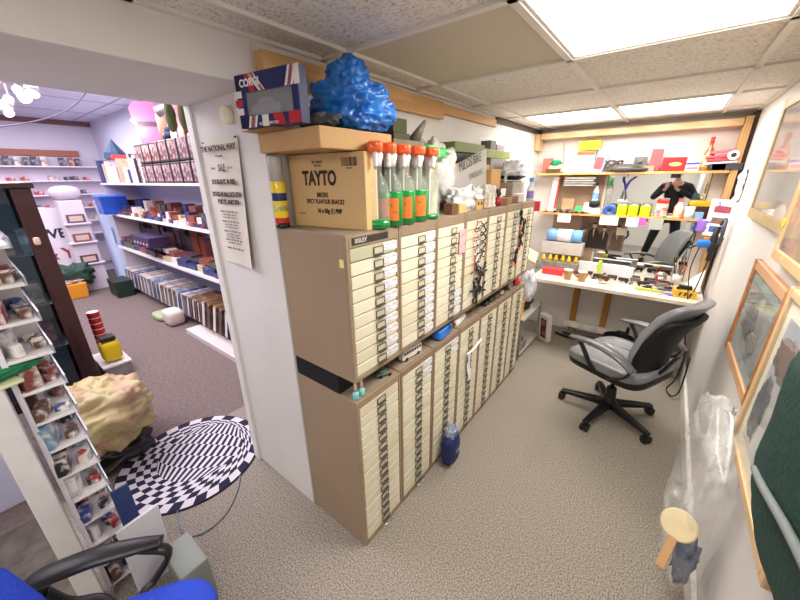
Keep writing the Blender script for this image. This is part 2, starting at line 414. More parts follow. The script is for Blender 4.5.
office_chair('grey leather office chair with black five-star base in front of the workbench',(-.06,2.665,0),1.13,leather,mat('#1a1a1c',.35),h=.50,seatr=.27,arm_h=.165,stripe=mat('#5c5c60',.35,coat=.3),backm=backl,phase=PI-1.13,padr=1.55)
office_chair('blue fabric office chair with black plastic armrests at the bottom left corner',(-.875,-.12,0),-.545,mat('#2b49c8',.85,bump=.4,scale=160),mat('#1d1d1f',.4),h=.495,arm_h=.125,back=True,seatr=.25,armout=.085,padr=1.35,armback=.12)

# ============================================================ RUG, CABLE, JAMB
C0=Vector((-2.176,.52)); RR=.415
rug=thing('round_rug','round black and white optical illusion rug on the floor by the opening','rug',(C0.x,C0.y,0.001))
RW=mat('#dcd8dc',.9,bump=.3,scale=200); RB=mat('#22203a',.9,bump=.3,scale=200)
g=MB(); NS=36
dirv=Vector((-.16,.98)).normalized()
RL=[.985,.86,.79,.73,.675,.625]; OF=[0,.015,.06,.10,.135,.165]; K=len(RL)-1
def rugp(k,a):
    r=RR*RL[k]; off=dirv*(RR*OF[k]); tw=.04*k+ .22*math.sin(a-PI/2-.16)
    return (off.x+r*math.cos(a+tw),off.y+r*math.sin(a+tw),.0098)
for k in range(K):
    for s_ in range(NS):
        a0,a1=2*PI*s_/NS,2*PI*(s_+1)/NS; am=(a0+a1)/2
        g.add([rugp(k,a0),rugp(k,am),rugp(k,a1),rugp(k+1,a1),rugp(k+1,am),rugp(k+1,a0)],[(0,1,2,3,4,5)],(k+s_)%2)
ri=RR*RL[-1]; oc=dirv*(RR*OF[-1])
sd=Vector((-.55,.83)); sn=Vector((sd.y,-sd.x)); NQ=23; rows=5
for i in range(NQ):
    for j in range(rows):
        x0,x1=-1+2*i/NQ,-1+2*(i+1)/NQ; y0,y1=-1+2*j/rows,-1+2*(j+1)/rows
        def mp(x,y):
            q=Vector((x*math.sqrt(max(0,1-y*y/2)),y*math.sqrt(max(0,1-x*x/2))))
            p=oc+sn*(q.x*ri)+sd*(q.y*ri); return (p.x,p.y,.0098)
        g.add([mp(x0,y0),mp(x1,y0),mp(x1,y1),mp(x0,y1)],[(0,1,2,3)],(i+j)%2)
g.build('pattern',[RW,RB],rug)
MB().lathe([(RR,0),(RR,.0065),(RR-.012,.0085),(.001,.0085)],n=64).build('backing',mat('#1c1a2c',.8),rug)
cable=mat('#7d8b97',.5)
def floorcable(label,pts,m=cable,r=.004): return tag(MB().tube(bez(pts,10),r,8).build('cable',m,smooth=True),label,'cable')
floorcable('thin grey cable looping out from under the round rug',[(-2.0,.42,.005),(-1.83,.30,.005),(-1.66,.27,.005),(-1.585,.34,.005),(-1.60,.46,.005),(-1.70,.58,.005),(-1.82,.66,.005)])
# poster on the jamb
po=thing('paper_poster','long cream printed railway poster pinned on the white jamb','poster',(-1.585,.795,1.635))
def pfn(u,v):
    x=(u-.5)*.30+ (0.0 if v>.2 else .0)+ (1-v)*-.02; z=(v-.5)*.56
    return (x,-.004-.012*math.sin(u*2.5)*(.4+.6*(1-v))-(.02*max(0,u-.7)*(1-v)*3),z)
MB().grid(pfn,14,14).build('sheet',mat('#e6dfd2',.8,noise_=.05,scale=5),po,smooth=True)
ink=mat('#4a3b38',.8)
def ptxt(s,size,x,z,off=.0008,sx=1): return textpart(s,size,ink,po,(x,-.024,z),(PI/2,0,0),'lettering',off,.0002,sx=sx)
ptxt('THE NATIONAL WAY',.031,.0,.235,.0016,1.0); ptxt('To the public',.013,.0,.205,.0003)
ptxt('SALE',.040,.005,.155,.0012,.7); ptxt('SPRING',.012,-.07,.155,.0); ptxt('STOCK',.012,.08,.155,.0)
ptxt('DOUGLAS ST. IN REEL',.026,.0,.098,.0018,.82)
ptxt('DOUGLAS BALLOCH STN',.026,.005,.045,.0018,.86); ptxt('PORT ST. MARY STN',.026,.012,.012,.0018,.8)
for q,(n,z) in enumerate([(4,-.03),(4,-.075),(4,-.12),(3,-.16),(2,-.20)]):
    ptxt('Monday  1.30  2.45  4.00   p.m.',.012,.0,z,.0003); 
    for w_ in range(n-2): ptxt('Douglas  Ballasalla  Castletown',.010,.0,z-.014-.012*w_,.0)
for px,pz in((-.145,.265),(.145,.27)): MB().lathe([(.004,0),(.003,.006)],(0,0,0),8,rot=(PI/2,0,0)).build('pin',DARK,po,loc=(px,-.012,pz))
bell=thing('round_wall_fitting','round cream plastic fitting on the jamb above the poster','wall fitting',(-1.46,.795,1.985))
MB().lathe([(.028,0),(.028,.012),(.034,.014),(.036,.03),(.030,.036),(.001,.037)],n=28,rot=(PI/2,0,0)).build('cap',mat('#e9e3c4',.4),bell,smooth=False,bevel=.002)
MB().lathe([(.033,0),(.033,.006)],n=28,rot=(PI/2,0,0)).build('base',PAINT,bell)

# ============================================================ BACK ALCOVE
def single(name,label,cat,mb,m,group=None,**k): return tag(mb.build(name,m,**k),label,cat,group)
SHELFM=mat('#dba868',.5,c2='#cf9650',kind='wave',scale=4,stretch=(.3,3,3))
S1=1.762; S2=1.362; ZB=.755
single('wall_shelf','upper pine wall shelf above the workbench','shelf',MB().span((XW+.055,3.97,S1-.02),(XR-.08,YB-.001,S1)),SHELFM,bevel=.002)
single('wall_shelf','lower pine wall shelf above the workbench','shelf',MB().span((-1.13,3.97,S2-.018),(.24,YB-.03,S2)),SHELFM,bevel=.002)
single('worktop','long pale workbench top along the back wall','workbench',MB().span((-.99,3.46,ZB-.035),(XR-.03,YB-.001,ZB)),mat('#eadfce',.45,c2='#ddcfba',kind='wave',scale=3,stretch=(.3,3,3)),bevel=.004)
for x,l in((-.63,'left pine leg of the workbench against the back wall'),(-.32,'right pine leg of the workbench against the back wall')):
    single('bench_leg',l,'bench leg',MB().span((x-.03,YB-.05,0),(x+.03,YB-.001,ZB-.037)),mat('#b98238',.5,c2='#9c6a28',kind='wave',scale=5,stretch=(3,3,.3)),bevel=.003)
# mirror
mi=thing('wall_mirror','large frameless wall mirror between the workbench shelves reflecting the photographer','mirror',(-.14,YB-.006,1.20))
MB().box((0,0,0),(.78,.004,1.08)).build('mirror_glass',mat('#e8ecea',.02,metal=1),mi)
MB().box((0,.0035,0),(.79,.003,1.09)).build('backing',DARK,mi)
single('trim_board','bare brown board on the wall left of the mirror','board',MB().span((-1.0,YB-.012,.80),(-.56,YB-.001,1.74)),mat('#a98a70',.7,noise_=.1,scale=5))
# sepia group photo print
ph=thing('photo_print','sepia print of men in dark coats hung in front of the mirror','photograph',(-.50,YB-.022,1.165))
sep=mat('#8a7460',.6,c2='#54443a',scale=9); MB().box((0,0,0),(.42,.004,.36)).build('print',sep,ph)
dk=mat('#241b17',.6); skin2=mat('#c2a486',.6); midm=mat('#55453a',.6)
for q,(x,s,c) in enumerate([(-.165,.82,midm),(-.075,1.05,dk),(.02,.92,dk),(.145,1.0,midm)]):
    z0=-.17; hh=.23*s
    m=MB(); m.prism([(x-.052*s,z0),(x+.052*s,z0),(x+.05*s,z0+hh*.72),(x+.02*s,z0+hh*.86),(x-.02*s,z0+hh*.86),(x-.05*s,z0+hh*.72)],(0,-.003,0),(1,0,0),(0,0,1),(0,.0006,0))
    m.build('printed_coat',c,ph)
    h=MB(); zc=z0+hh*.99
    h.prism([(x+.019*s*math.cos(a),zc+.026*s*math.sin(a)) for a in [k*PI/7 for k in range(14)]],(0,-.0035,0),(1,0,0),(0,0,1),(0,.0006,0)); h.build('printed_face',skin2,ph)
    h=MB(); h.prism([(x+.023*s*math.cos(a),zc+.012*s+.02*s*math.sin(a)) for a in [k*PI/8 for k in range(9)]],(0,-.0045,0),(1,0,0),(0,0,1),(0,.0006,0)); h.build('printed_hair',dk,ph)
    h=MB(); h.prism([(x-.009,z0+hh*.84),(x+.009,z0+hh*.84),(x,z0+hh*.45)],(0,-.004,0),(1,0,0),(0,0,1),(0,.0006,0)); h.build('printed_shirt',mat('#b7a68c',.6),ph)
# notes pinned to lower shelf edge
for x,w_,h_,c,l in[(-.855,.13,.085,'#e9e6ee','white note taped under the lower shelf at the left'),(-.44,.16,.085,'#e9e6ee','wide white note taped under the lower shelf below the yellow tins'),(-.245,.10,.085,'#e6e2ea','small white note taped under the lower shelf beside the pink note'),(-.165,.06,.07,'#e85bb0','pink note stuck under the lower shelf'),(-.055,.10,.10,'#a9aaa2','grey card hanging under the lower shelf'),(-.245,.09,.07,'#cfc9b0','cream card tucked into the sepia photograph')]:
    y=3.966; z=S2-.02-h_/2+.01
    if 'cream' in l: x,y,z=-.325,YB-.029,1.19
    single('paper_note',l,'note',MB().box((x,y,z),(w_,.002,h_)),mat(c,.7),rot=(0,0,0))

# --- upper shelf goods
def bxthing(name,label,cat,c,d,m,rotz=0,group=None,bevel=.002,rot=None):
    return single(name,label,cat,MB().box((0,0,0),d),m,group,loc=(c[0],c[1],c[2]+d[2]/2),rot=rot or (0,0,rotz),bevel=bevel)
Y=4.05
bxthing('book','pink hardback book standing at the left end of the upper shelf','book',(-1.12,4.07,S1),(.10,.03,.15),mat('#e0705f',.5))
bxthing('label_strip','thin red and white rod leaning on the wall','rod',(-.98,4.12,S1),(.008,.008,.30),mat('#b98a80',.5),rot=(0,-.12,0))
single('cloth_heap','cream and green cloth heap on the upper shelf','cloth',MB().blob((-1.0,4.05,S1+.035),(.10,.06,.045),3,.3,m=0,zmin=S1+.001),mat('#d9c9a0',.8),smooth=True)
single('cloth_heap','small bright green cloth on the upper shelf by the pink book','cloth',MB().blob((-1.03,4.03,S1+.10),(.05,.04,.025),8,.3),mat('#178a5a',.8),smooth=True)
single('tray','small brown basket on the upper shelf','basket',MB().box((-1.04,4.02,S1+.022),(.14,.07,.04),taper=1.1),mat('#6b4c37',.8,bump=.6,scale=60,kind='wave'))
b=bxthing('white_carton','long white carton at the front of the upper shelf','carton',(-.80,4.02,S1),(.26,.08,.075),mat('#f0eff2',.5))
b=bxthing('game_box','upright white and blue box with an orange top on the upper shelf','box',(-.76,4.085,S1+.002),(.17,.05,.20),mat('#cfd8ec',.5)); 
MB().box((0,-.0262,-.01),(.13,.002,.12)).build('front_panel',mat('#a9bbe0',.5),b); MB().box((0,-.0262,.08),(.165,.002,.035)).build('top_band',mat('#ef6a3c',.5),b)
b=bxthing('yellow_box','yellow box lying topmost above the white and blue box','box',(-.74,4.085,S1+.212),(.19,.07,.085),YELLOW); 
textpart('THE SIGN',.03,mat('#7a5f10',.5),b,(0,-.036,.012),(PI/2,0,0),ext=.0003); textpart('LETTERS',.022,mat('#c02a2a',.5),b,(0,-.036,-.02),(PI/2,0,0),ext=.0003)
b=bxthing('card_pack','pale blue and red card pack beside the white and blue box','pack',(-.62,4.06,S1),(.09,.03,.21),mat('#8fb0e6',.4),rot=(0,.15,0)); MB().box((-.005,-.0165,-.02),(.07,.002,.11)).build('front_panel',mat('#e05555',.5),b)
# scale-like gadgets
single('cable_coil','tangle of dark cable on the upper shelf','cable',MB().tube([( -.50+.07*math.cos(a)*(1+.1*math.sin(a*3.3)),4.05+.045*math.sin(a),S1+.075+.03*math.sin(a*1.7)) for a in [k*.4 for k in range(64)]],.006,6),mat('#4a4644',.5),smooth=True)
single('desk_fan_base','dark grey round appliance on the upper shelf','appliance',MB().lathe([(.10,0),(.13,.02),(.12,.05),(.06,.07),(.02,.075)],(-.40,4.05,S1),24),mat('#54504e',.35),smooth=True)
single('black_tray','flat black tray on the upper shelf below the dark appliance','tray',MB().sup((-.36,3.99,S1+.022),(.15,.045,.014),.5),mat('#3a3634',.4),smooth=True)
single('camera_box','small grey camera on the upper shelf next to the red notebook','camera',MB().box((-.29,4.06,S1+.10),(.10,.05,.06)).cyl((-.29,4.035,S1+.10),(-.29,4.0,S1+.10),.022).box((-.29,4.06,S1+.035),(.12,.06,.07)),mat('#6d6662',.4),bevel=.003)
bxthing('notebook','dull red notebook standing on the upper shelf','book',(-.175,4.06,S1),(.085,.025,.19),mat('#b8575a',.6),rot=(0,.05,0))
bxthing('small_box','small beige box in front of the red notebook','box',(-.21,4.0,S1),(.08,.05,.05),mat('#9a8470',.6))
b=bxthing('chocolate_box','red box with a gold emblem on the upper shelf','box',(-.035,4.04,S1),(.17,.06,.115),mat('#d5222b',.4)); MB().sup((.01,-.031,.0),(.045,.002,.016),1).build('emblem',mat('#e7c56b',.4),b)
b=bxthing('white_packet','white packet with a blue band next to the liquor bottle','packet',(.095,4.03,S1),(.09,.05,.08),mat('#f1e9ee',.5)); MB().box((0,-.026,.02),(.088,.002,.018)).build('band',mat('#3a57b0',.4),b); MB().box((0,-.026,-.018),(.08,.002,.02)).build('lower_band',mat('#e77a8e',.4),b)
bt=thing('liquor_bottle','amber glass bottle with a red neck on the upper shelf','bottle',(.185,4.04,S1))
MB().lathe([(.034,0),(.037,.01),(.037,.13),(.028,.155),(.013,.19),(.0125,.235)],n=20).build('glass_body',mat('#a8642e',.12,coat=1),bt,smooth=True)
MB().lathe([(.0145,.215),(.015,.262),(.001,.264)],n=16).build('cap',mat('#c2412c',.4),bt,smooth=True)
MB().lathe([(.0378,.03),(.0378,.12)],n=20,cap=False).build('label',mat('#e8d9a8',.6,c2='#c77a4a',scale=30),bt,smooth=True)
single('file_box','black flat file box on the upper shelf under the pink folders','box',MB().box((.345-.03,4.03,S1+.028),(.19,.12,.05)).box((.26,4.03,S1+.028),(.1,.12,.05)),mat('#3b3a3c',.5),bevel=.003)
for q,(dz,dx,c,l) in enumerate([(.06,.0,'#c9c5cc','grey folder at the bottom of the pink folder stack'),(.085,.005,'#e8495a','lower pink plastic folder in the stack on the black file box'),(.11,-.005,'#ef5a6c','middle pink plastic folder in the stack'),(.14,.012,'#f06a7c','topmost pink plastic folder, tilted')]):
    single('folder',l,'folder',MB().box((0,0,0),(.20,.11,.018)),mat(c,.35),loc=(.27+dx,4.03,S1+dz+.01*(q==3)),rot=(0,-.06-.06*(q==3),.05*q),bevel=.003,group='folders on the file box')
rl=thing('tape_roll','white roll of tape at the right end of the upper shelf','tape roll',(.335,3.985,S1+.115),(PI/2,0,0))
MB().lathe([(.018,-.02),(.036,-.02),(.036,.02),(.018,.02),(.018,-.02)],n=24,cap=False).build('paper_roll',PAPER,rl,smooth=False)
MB().lathe([(.0178,-.019),(.0178,.019)],n=20).build('core',DARK,rl)

# --- lower shelf goods
yl=4.05
bxthing('long_box','tall white box with a red stripe standing at the left of the lower shelf','box',(-1.02,4.09,S2),(.06,.04,.36),mat('#f0eceb',.5),rot=(0,.06,0)); bxthing('long_strip','red strip standing beside the tall white box','strip',(-.985,4.06,S2),(.014,.01,.35),mat('#d8404a',.5),rot=(0,.06,0))
single('paper_stack','stack of flat papers and plastic sleeves wedged under the upper shelf','papers',MB().box((-.78,4.06,S1-.12),(.28,.12,.012)).box((-.77,4.06,S1-.098),(.29,.12,.01)).box((-.78,4.06,S1-.075),(.27,.12,.014)).box((-.77,4.06,S1-.05),(.28,.12,.02)),mat('#b9b3aa',.5,noise_=.2,scale=20))
bxthing('picture_card','small tan framed card leaning behind the lower shelf clutter','card',(-.87,4.11,S2),(.12,.01,.14),mat('#c9a981',.6,noise_=.2,scale=12))
cl=[('#3f3d3c',-.93),('#8c8478',-.88),('#55504c',-.83),('#a39c92',-.98)]
for q,(c,x) in enumerate(cl): single('metal_part',['dark cast metal part on the lower shelf','pale grey metal part on the lower shelf','brown metal part on the lower shelf by the green disc','light metal part at the left end of the lower shelf'][q],'metal part',MB().cyl((x-.02,4.01,S2+.012),(x+.02,4.03,S2+.02),.012,n=10).sup((x,4.03,S2+.02),(.028,.02,.019),.7),mat(c,.4,metal=.4),smooth=True)
single('green_disc','bright green round disc leaning on the lower shelf','disc',MB().lathe([(.035,0),(.036,.008),(.03,.012),(.001,.012)],n=24,rot=(PI/2-.3,0,.3)),mat('#34d060',.4),loc=(-.745,4.03,S2+.036),smooth=False)
wb=thing('punch_machine','white desk machine with a black lever on the lower shelf','machine',(-.62,4.04,S2))
MB().box((0,0,.03),(.17,.1,.06),taper=.9).box((-.02,0,.085),(.12,.08,.05),taper=.8).build('body',mat('#d9d6d6',.4),wb,bevel=.006)
MB().sup((.02,-.03,.10),(.05,.03,.035),.7).build('head',BLACK,wb,smooth=True)
gb=thing('spray_bottle','small clear spray bottle with a blue label on the lower shelf','spray bottle',(-.615,4.09,S2+.115))
MB().lathe([(.028,0),(.03,.02),(.028,.11),(.014,.14),(.013,.16)],n=16).build('body',mat('#dfe4ea',.2,coat=.5),gb,smooth=True)
MB().lathe([(.0305,.03),(.0295,.09)],n=16,cap=False).build('label',mat('#7aa8dc',.5),gb,smooth=True)
MB().box((0,-.01,.175),(.022,.05,.025)).build('trigger_head',DARK,gb,bevel=.004)
bl=thing('tape_reel','blue ring shaped tape reel on the lower shelf','tape reel',(-.455,4.03,S2+.041),(PI/2+.15,0,0))
MB().lathe([(.018,-.018),(.05,-.026),(.055,-.02),(.055,.02),(.05,.026),(.018,.018),(.018,-.018)],n=28,cap=False).build('ring',mat('#2e5fc0',.3,coat=.4),bl,smooth=True)
MB().lathe([(.03,-.025),(.04,-.028)],n=24,cap=False).build('face_ring',mat('#a6c4ee',.4),bl)
for x,l in((-.355,'left yellow-green tin on the lower shelf'),(-.262,'middle yellow-green tin on the lower shelf'),(-.165,'right yellow-green tin on the lower shelf')):
    r=thing('paint_tin',l,'tin',(x,4.03,S2),0,'yellow-green tins on the lower shelf')
    MB().lathe([(.043,0),(.043,.10)],n=24).build('body',mat('#d3e420',.4),r,smooth=True,bevel=.002)
    MB().lathe([(.044,.098),(.044,.104),(.036,.106),(.034,.102),(.001,.102)],n=24).build('lid',mat('#b7b9b0',.3,metal=.7),r)
sc_=thing('hanging_tool','blue and silver scissors hung in front of the mirror','scissors',(-.37,4.10,1.60))
for s in(-1,1):
    MB().tube(bez([(0,0,.0),(s*.012,0,.05),(s*.03,0,.085),(s*.05+.02,0,.12)],5),.007,8).build('handle',mat('#35309a',.4),sc_,smooth=True)
    MB().add([(0,-.002*s,.0),(s*.028,-.002*s,-.10),(s*.012,-.002*s,-.105),(-.012,-.002*s,0)],[(0,1,2,3)]).build('blade',STEEL,sc_)
MB().box((0,0,-.10),(.09,.004,.02)).build('tag',mat('#dcdde4',.5),sc_)
MB().cyl((0,0,.12),(0,.01,.15),.002).build('hook',DARK,sc_)
j=thing('food_jar','glass jar with a red lid and red patterned label on the lower shelf','jar',(-.045,4.02,S2))
MB().lathe([(.045,0),(.048,.01),(.048,.115),(.04,.13)],n=20).build('body',mat('#d8c9a8',.2,coat=.5),j,smooth=True)
MB().lathe([(.0485,.015),(.0485,.09)],n=20,cap=False).build('label',mat('#e8e2d8',.5,c2='#c4302c',scale=22),j,smooth=True)
MB().lathe([(.046,.125),(.046,.155),(.001,.156)],n=20).build('lid',RED,j,smooth=False)
j=thing('sauce_bottle','squat bottle with orange label and pink cap on the lower shelf','bottle',(.085,4.05,S2))
MB().lathe([(.036,0),(.038,.01),(.038,.09),(.018,.125),(.016,.14)],n=20).build('body',mat('#e6ddd0',.3),j,smooth=True)
MB().lathe([(.0385,.02),(.0385,.08)],n=20,cap=False).build('label',mat('#e8962e',.5,c2='#f2e4c8',scale=18),j,smooth=True)
MB().lathe([(.018,.137),(.017,.16),(.001,.161)],n=16).build('cap',mat('#e0606a',.4),j)
j=thing('plastic_tub','white screw-top tub on the lower shelf in front of the sauce bottle','tub',(.16,4.0,S2))
MB().lathe([(.034,0),(.034,.085)],n=20).build('body',mat('#ecece6',.4),j,smooth=True); MB().lathe([(.036,.083),(.036,.105),(.001,.106)],n=20).build('lid',mat('#f7f7f3',.4),j,smooth=False)
bxthing('blue_carton','small pale blue carton at the right end of the lower shelf','carton',(.225,4.01,S2),(.06,.05,.06),mat('#8fb4d4',.5),rotz=.2)
bg=thing('snack_bag','dark and gold foil bag standing at the right of the lower shelf','bag',(.25,4.09,S2))
MB().sup((0,0,.075),(.11,.025,.075),.5,.6).build('bag_body',mat('#3d2520',.3,coat=.4,bump=.4,scale=20),bg,smooth=True)
MB().sup((0,-.006,.125),(.108,.021,.028),.5,.6).build('top_band',mat('#d0a41e',.35,bump=.4,scale=20),bg,smooth=True)
j=thing('purple_roll','roll of purple ribbon hanging at the right end of the lower shelf','ribbon roll',(.275,3.955,S2-.055))
MB().lathe([(.045,-.04),(.045,.055)],n=24).build('roll',mat('#9a6fd0',.4,noise_=.2,scale=9),j,smooth=True,bevel=.002)
MB().lathe([(.018,-.042),(.018,.058)],n=14).build('core',PAPER,j)
for q,(x,c,l) in enumerate([(-.0,'#3aa05a','green marker stub lying on the lower shelf'),(.03,'#e0e0ee','white marker stub lying on the lower shelf'),(.12,'#c03a4a','red marker stub lying on the lower shelf')]):
    single('marker_pen',l,'marker',MB().cyl((x-.02,3.985,S2+.008),(x+.02,3.99,S2+.008),.007),mat(c,.4),smooth=True)

# --- workbench goods
B=ZB
pp=thing('paper_cup','left brown paper cup on the workbench','paper cup',(-.66,3.60,B),0,'paper cups on the workbench')
MB().lathe([(.028,0),(.040,.095)],n=22).build('cup_wall',mat('#b98c5c',.7),pp,smooth=True,bevel=.001); MB().lathe([(.042,.092),(.042,.102),(.036,.104),(.036,.10),(.001,.10)],n=22).build('lid',mat('#efe9e0',.5),pp)
dup(pp,(-.53,3.60,B),0,'right brown paper cup on the workbench')
bxthing('red_box','flat red box on the workbench left of the paper cups','box',(-.83,3.72,B),(.20,.10,.06),mat('#e23c46',.5))
single('towel_roll','blue and white wrapped paper towel roll lying behind the workbench clutter','paper roll',MB().cyl((-1.0,4.03,1.12),(-.90,4.03,1.12),.068,n=22,m=0).cyl((-.90,4.03,1.12),(-.76,4.03,1.12),.07,n=22,m=1).cyl((-.76,4.03,1.12),(-.66,4.03,1.12),.068,n=22,m=0),[mat('#7fb2ea',.35,bump=.3,scale=20),mat('#eef1f6',.35,bump=.3,scale=20)],smooth=True)
bxthing('storage_box','grey open parts drawer carrying the towel roll','box',(-.84,4.03,.92),(.42,.12,.13),mat('#c7c2bc',.6,noise_=.1,scale=12))
for q in range(6):
    x=-.99+q*.065; single('glue_pot',"small yellow capped glue pot in the row behind the red box",'pot',MB().lathe([(.02,0),(.022,.03),(.012,.045),(.01,.065)],(x,3.90+.02*(q%2),B+.10),12),mat(['#efc22c','#f0c838','#e8b020'][q%3],.4),'yellow glue pots',smooth=True)
bxthing('parts_tray','grey parts tray under the yellow glue pots','tray',(-.84,3.90,B),(.42,.10,.098),mat('#9a948c',.6,noise_=.4,scale=25))
bxthing('white_box','long white box standing behind the model wagons on the workbench','box',(-.42,4.02,B),(.46,.06,.11),mat('#ece7ea',.5)); 
bxthing('green_stick','small lime green bottle in front of the sepia photograph','bottle',(-.44,3.965,B+.001),(.035,.03,.15),mat('#c2e048',.4),bevel=.008)
bxthing('white_box','white carton on the workbench below the photograph','carton',(-.24,3.93,B),(.20,.06,.12),mat('#efecf0',.5),rotz=-.05)
# model railway wagons
cols=['#5a2e2a','#3a3533','#6b3a2e','#4a4a4c','#2f2b2a','#7a6a5c','#3d3330','#55504e','#8a8078']
wagons=[]
spots=[(-.52,3.86,.1),(-.42,3.80,-.05),(-.60,3.80,.0),(-.30,3.83,.12),(-.20,3.78,-.1),(-.11,3.84,.05),(-.04,3.76,.2),(.03,3.84,-.1),(.10,3.78,.0),(-.36,3.74,.0),(.0,3.92,.1),(.11,3.9,-.2),(-.12,3.93,0)]
wl=['maroon model wagon beside the paper cups','black model wagon in front of the white box','rust red model wagon behind the paper cups','grey model wagon before the white carton','black model locomotive body in the middle of the workbench','brown model wagon right of the white carton','dark model wagon chassis at the workbench middle','grey model chassis in the back row','pale grey model body on the workbench','small maroon wagon nearest the bench front','black model part behind the wagons','dusty brown model part before the mirror','grey wheel set behind the white carton']
for q,(x,y,a) in enumerate(spots):
    r=thing('model_wagon',wl[q],'model wagon',(x,y,B),a,'model railway wagons on the workbench')
    c=cols[q%len(cols)]
    MB().box((0,0,.034),(.085,.026,.028)).box((0,0,.018),(.092,.022,.006)).build('wagon_body',mat(c,.5),r,bevel=.002)
    for wx in(-.028,.028):
        wm=MB().cyl((wx,-.014,.009),(wx,-.010,.009),.009,n=12).cyl((wx,.010,.009),(wx,.014,.009),.009,n=12).cyl((wx,-.012,.009),(wx,.012,.009),.003,n=6)
        wm.build('wheelset',DARK,r)
single('work_lamp_base','chromed round tin at the mirror foot','tin',MB().lathe([(.05,0),(.052,.03),(.03,.04)],(.08,4.03,B),20),mat('#b8b4ac',.25,metal=.8))
for q,(x,y,c,a,l) in enumerate([(-.33,3.60,'#3a3f6a',.1,'thin dark blue pen lying on the workbench'),(-.26,3.585,'#d8dce8',-.05,'white pen lying on the workbench'),(.02,3.62,'#d8e24a',.0,'lime ruler on the workbench'),(.13,3.70,'#5a5f8e',.2,'blue grey rasp on the workbench')]):
    w_=.22 if q==2 else .11
    single('pen' if q<2 else 'hand_tool',l,'pen' if q<2 else 'tool',MB().cyl((-w_/2,0,0),(w_/2,0,0),.005 if q<2 else .012,.003 if q<2 else .008,n=8),mat(c,.4),loc=(x,y,B+.013),rot=(0,0,a),smooth=True)
sc_=thing('scissors','purple-handled scissors lying on the workbench','scissors',(.12,3.56,B+.006),.6)
for s in(-1,1):
    MB().tube([(.05+.022*math.cos(k*PI/6),s*.02+.014*math.sin(k*PI/6),0) for k in range(13)],.005,6).build('handle',mat('#7f6fc4',.4),sc_,smooth=True)
    MB().add([(.03,s*.012,.001*s),(-.08,-s*.012,.001*s),(-.08,-s*.006,.001*s),(.03,s*.02,.001*s)],[(0,1,2,3)]).build('blade',STEEL,sc_)
pb=bxthing('pencil_box','yellow tool box with black marks at the right end of the workbench','box',(.255,3.62,B),(.15,.13,.06),mat('#e0b23e',.5),rotz=.1)
for x in(-.035,0,.035): MB().box((x,-.066,.005),(.012,.003,.03),rot=(0,.3,0)).build('black_mark',BLACK,pb)
single('black_adapter','black plug adapter on the yellow tool box','adapter',MB().box((.255,3.63,B+.078),(.09,.05,.028)).cyl((.22,3.60,B+.078),(.20,3.57,B+.078),.01),BLACK,bevel=.004)
pc=thing('pen_pot','pot of pens and brushes at the right of the mirror','pen pot',(.20,3.98,B))
MB().lathe([(.035,0),(.04,.10)],n=18).build('pot',mat('#d6cfca',.4),pc,smooth=True)
for q in range(6):
    a=q*1.05; MB().cyl((.01*math.cos(a),.01*math.sin(a),.05),(.05*math.cos(a),.03*math.sin(a),.20+.02*(q%3)),.004,n=7).build('pencil',mat(['#c8323c','#3b58b0','#e0b040','#2b2b2b','#d8d8d8','#7a4a30'][q],.4),pc)
single('paper_sheet','folded white paper sheet standing at the right end of the workbench','paper',MB().add([(.22,3.80,B),(.36,3.76,B+.02),(.37,3.86,B+.20),(.30,3.85,B+.12)],[(0,1,2,3)]),PAPER)
single('red_figure','small red and white figure before the mirror','figure',MB().lathe([(.016,0),(.02,.03),(.010,.05),(.015,.065),(.001,.08)],(.05,3.97,B),12),mat('#cf3a52',.5),smooth=True)
# plastic bag hanging from the worktop left end & books leaning
single('carrier_bag','white translucent plastic bag hanging at the left end of the workbench','plastic bag',MB().blob((-.955,3.32,.70),(.07,.10,.15),5,.2,e=.7),film('#eeeef2',.8,bump=.6),smooth=True)
single('paper_pad','colourful paper pad slanting beside the last cabinet','paper pad',MB().box((0,0,0),(.20,.22,.02)),mat('#efe3a8',.5,c2='#f0a890',scale=9),loc=(-.97,3.22,1.05),rot=(.25,.5,.3),bevel=.002)

# more odds and ends across the bench and shelves
ex=random.Random(5)
pal=['#6a5a50','#8c8480','#3c3838','#a89c90','#5a3230','#c9c2b8','#45484e','#b07a50']
nm=['dark brown','mid grey','black','beige','maroon','off-white','slate','copper-brown']
for q in range(44):
    k=ex.randrange(8); x=ex.uniform(-.62,.20); y=ex.uniform(3.70,3.98)
    m=MB()
    if q%3==0: m.cyl((0,0,0),(0,0,ex.uniform(.012,.03)),ex.uniform(.008,.018),n=12)
    elif q%3==1: m.box((0,0,.012),(ex.uniform(.03,.06),ex.uniform(.015,.03),.024),taper=.8)
    else: m.cyl((-.03,0,.006),(.03,0,.006),.006,n=8).box((0,0,.010),(.02,.022,.02))
    tag(m.build('model_part',mat(pal[k],.4,metal=.2 if q%2 else 0),loc=(x,y,B+.001),rot=(0,0,ex.uniform(0,3)),bevel=.001),'%s scrap of model railway parts scattered at the back of the workbench'%nm[k],'model part','model parts scattered on the workbench')
for q in range(16):
    k=ex.randrange(8); x=-1.08+q*.03
    tag(MB().sup((0,0,.012),(ex.uniform(.012,.022),ex.uniform(.01,.02),.012),.6,nu=14,nv=8).build('metal_part',mat(pal[k],.35,metal=.5),loc=(x,3.985+.01*(q%2),S2+.0005),rot=(0,0,ex.uniform(0,3)),smooth=True),'%s small metal fitting at the left front of the lower shelf'%nm[k],'metal part','metal fittings on the lower shelf')

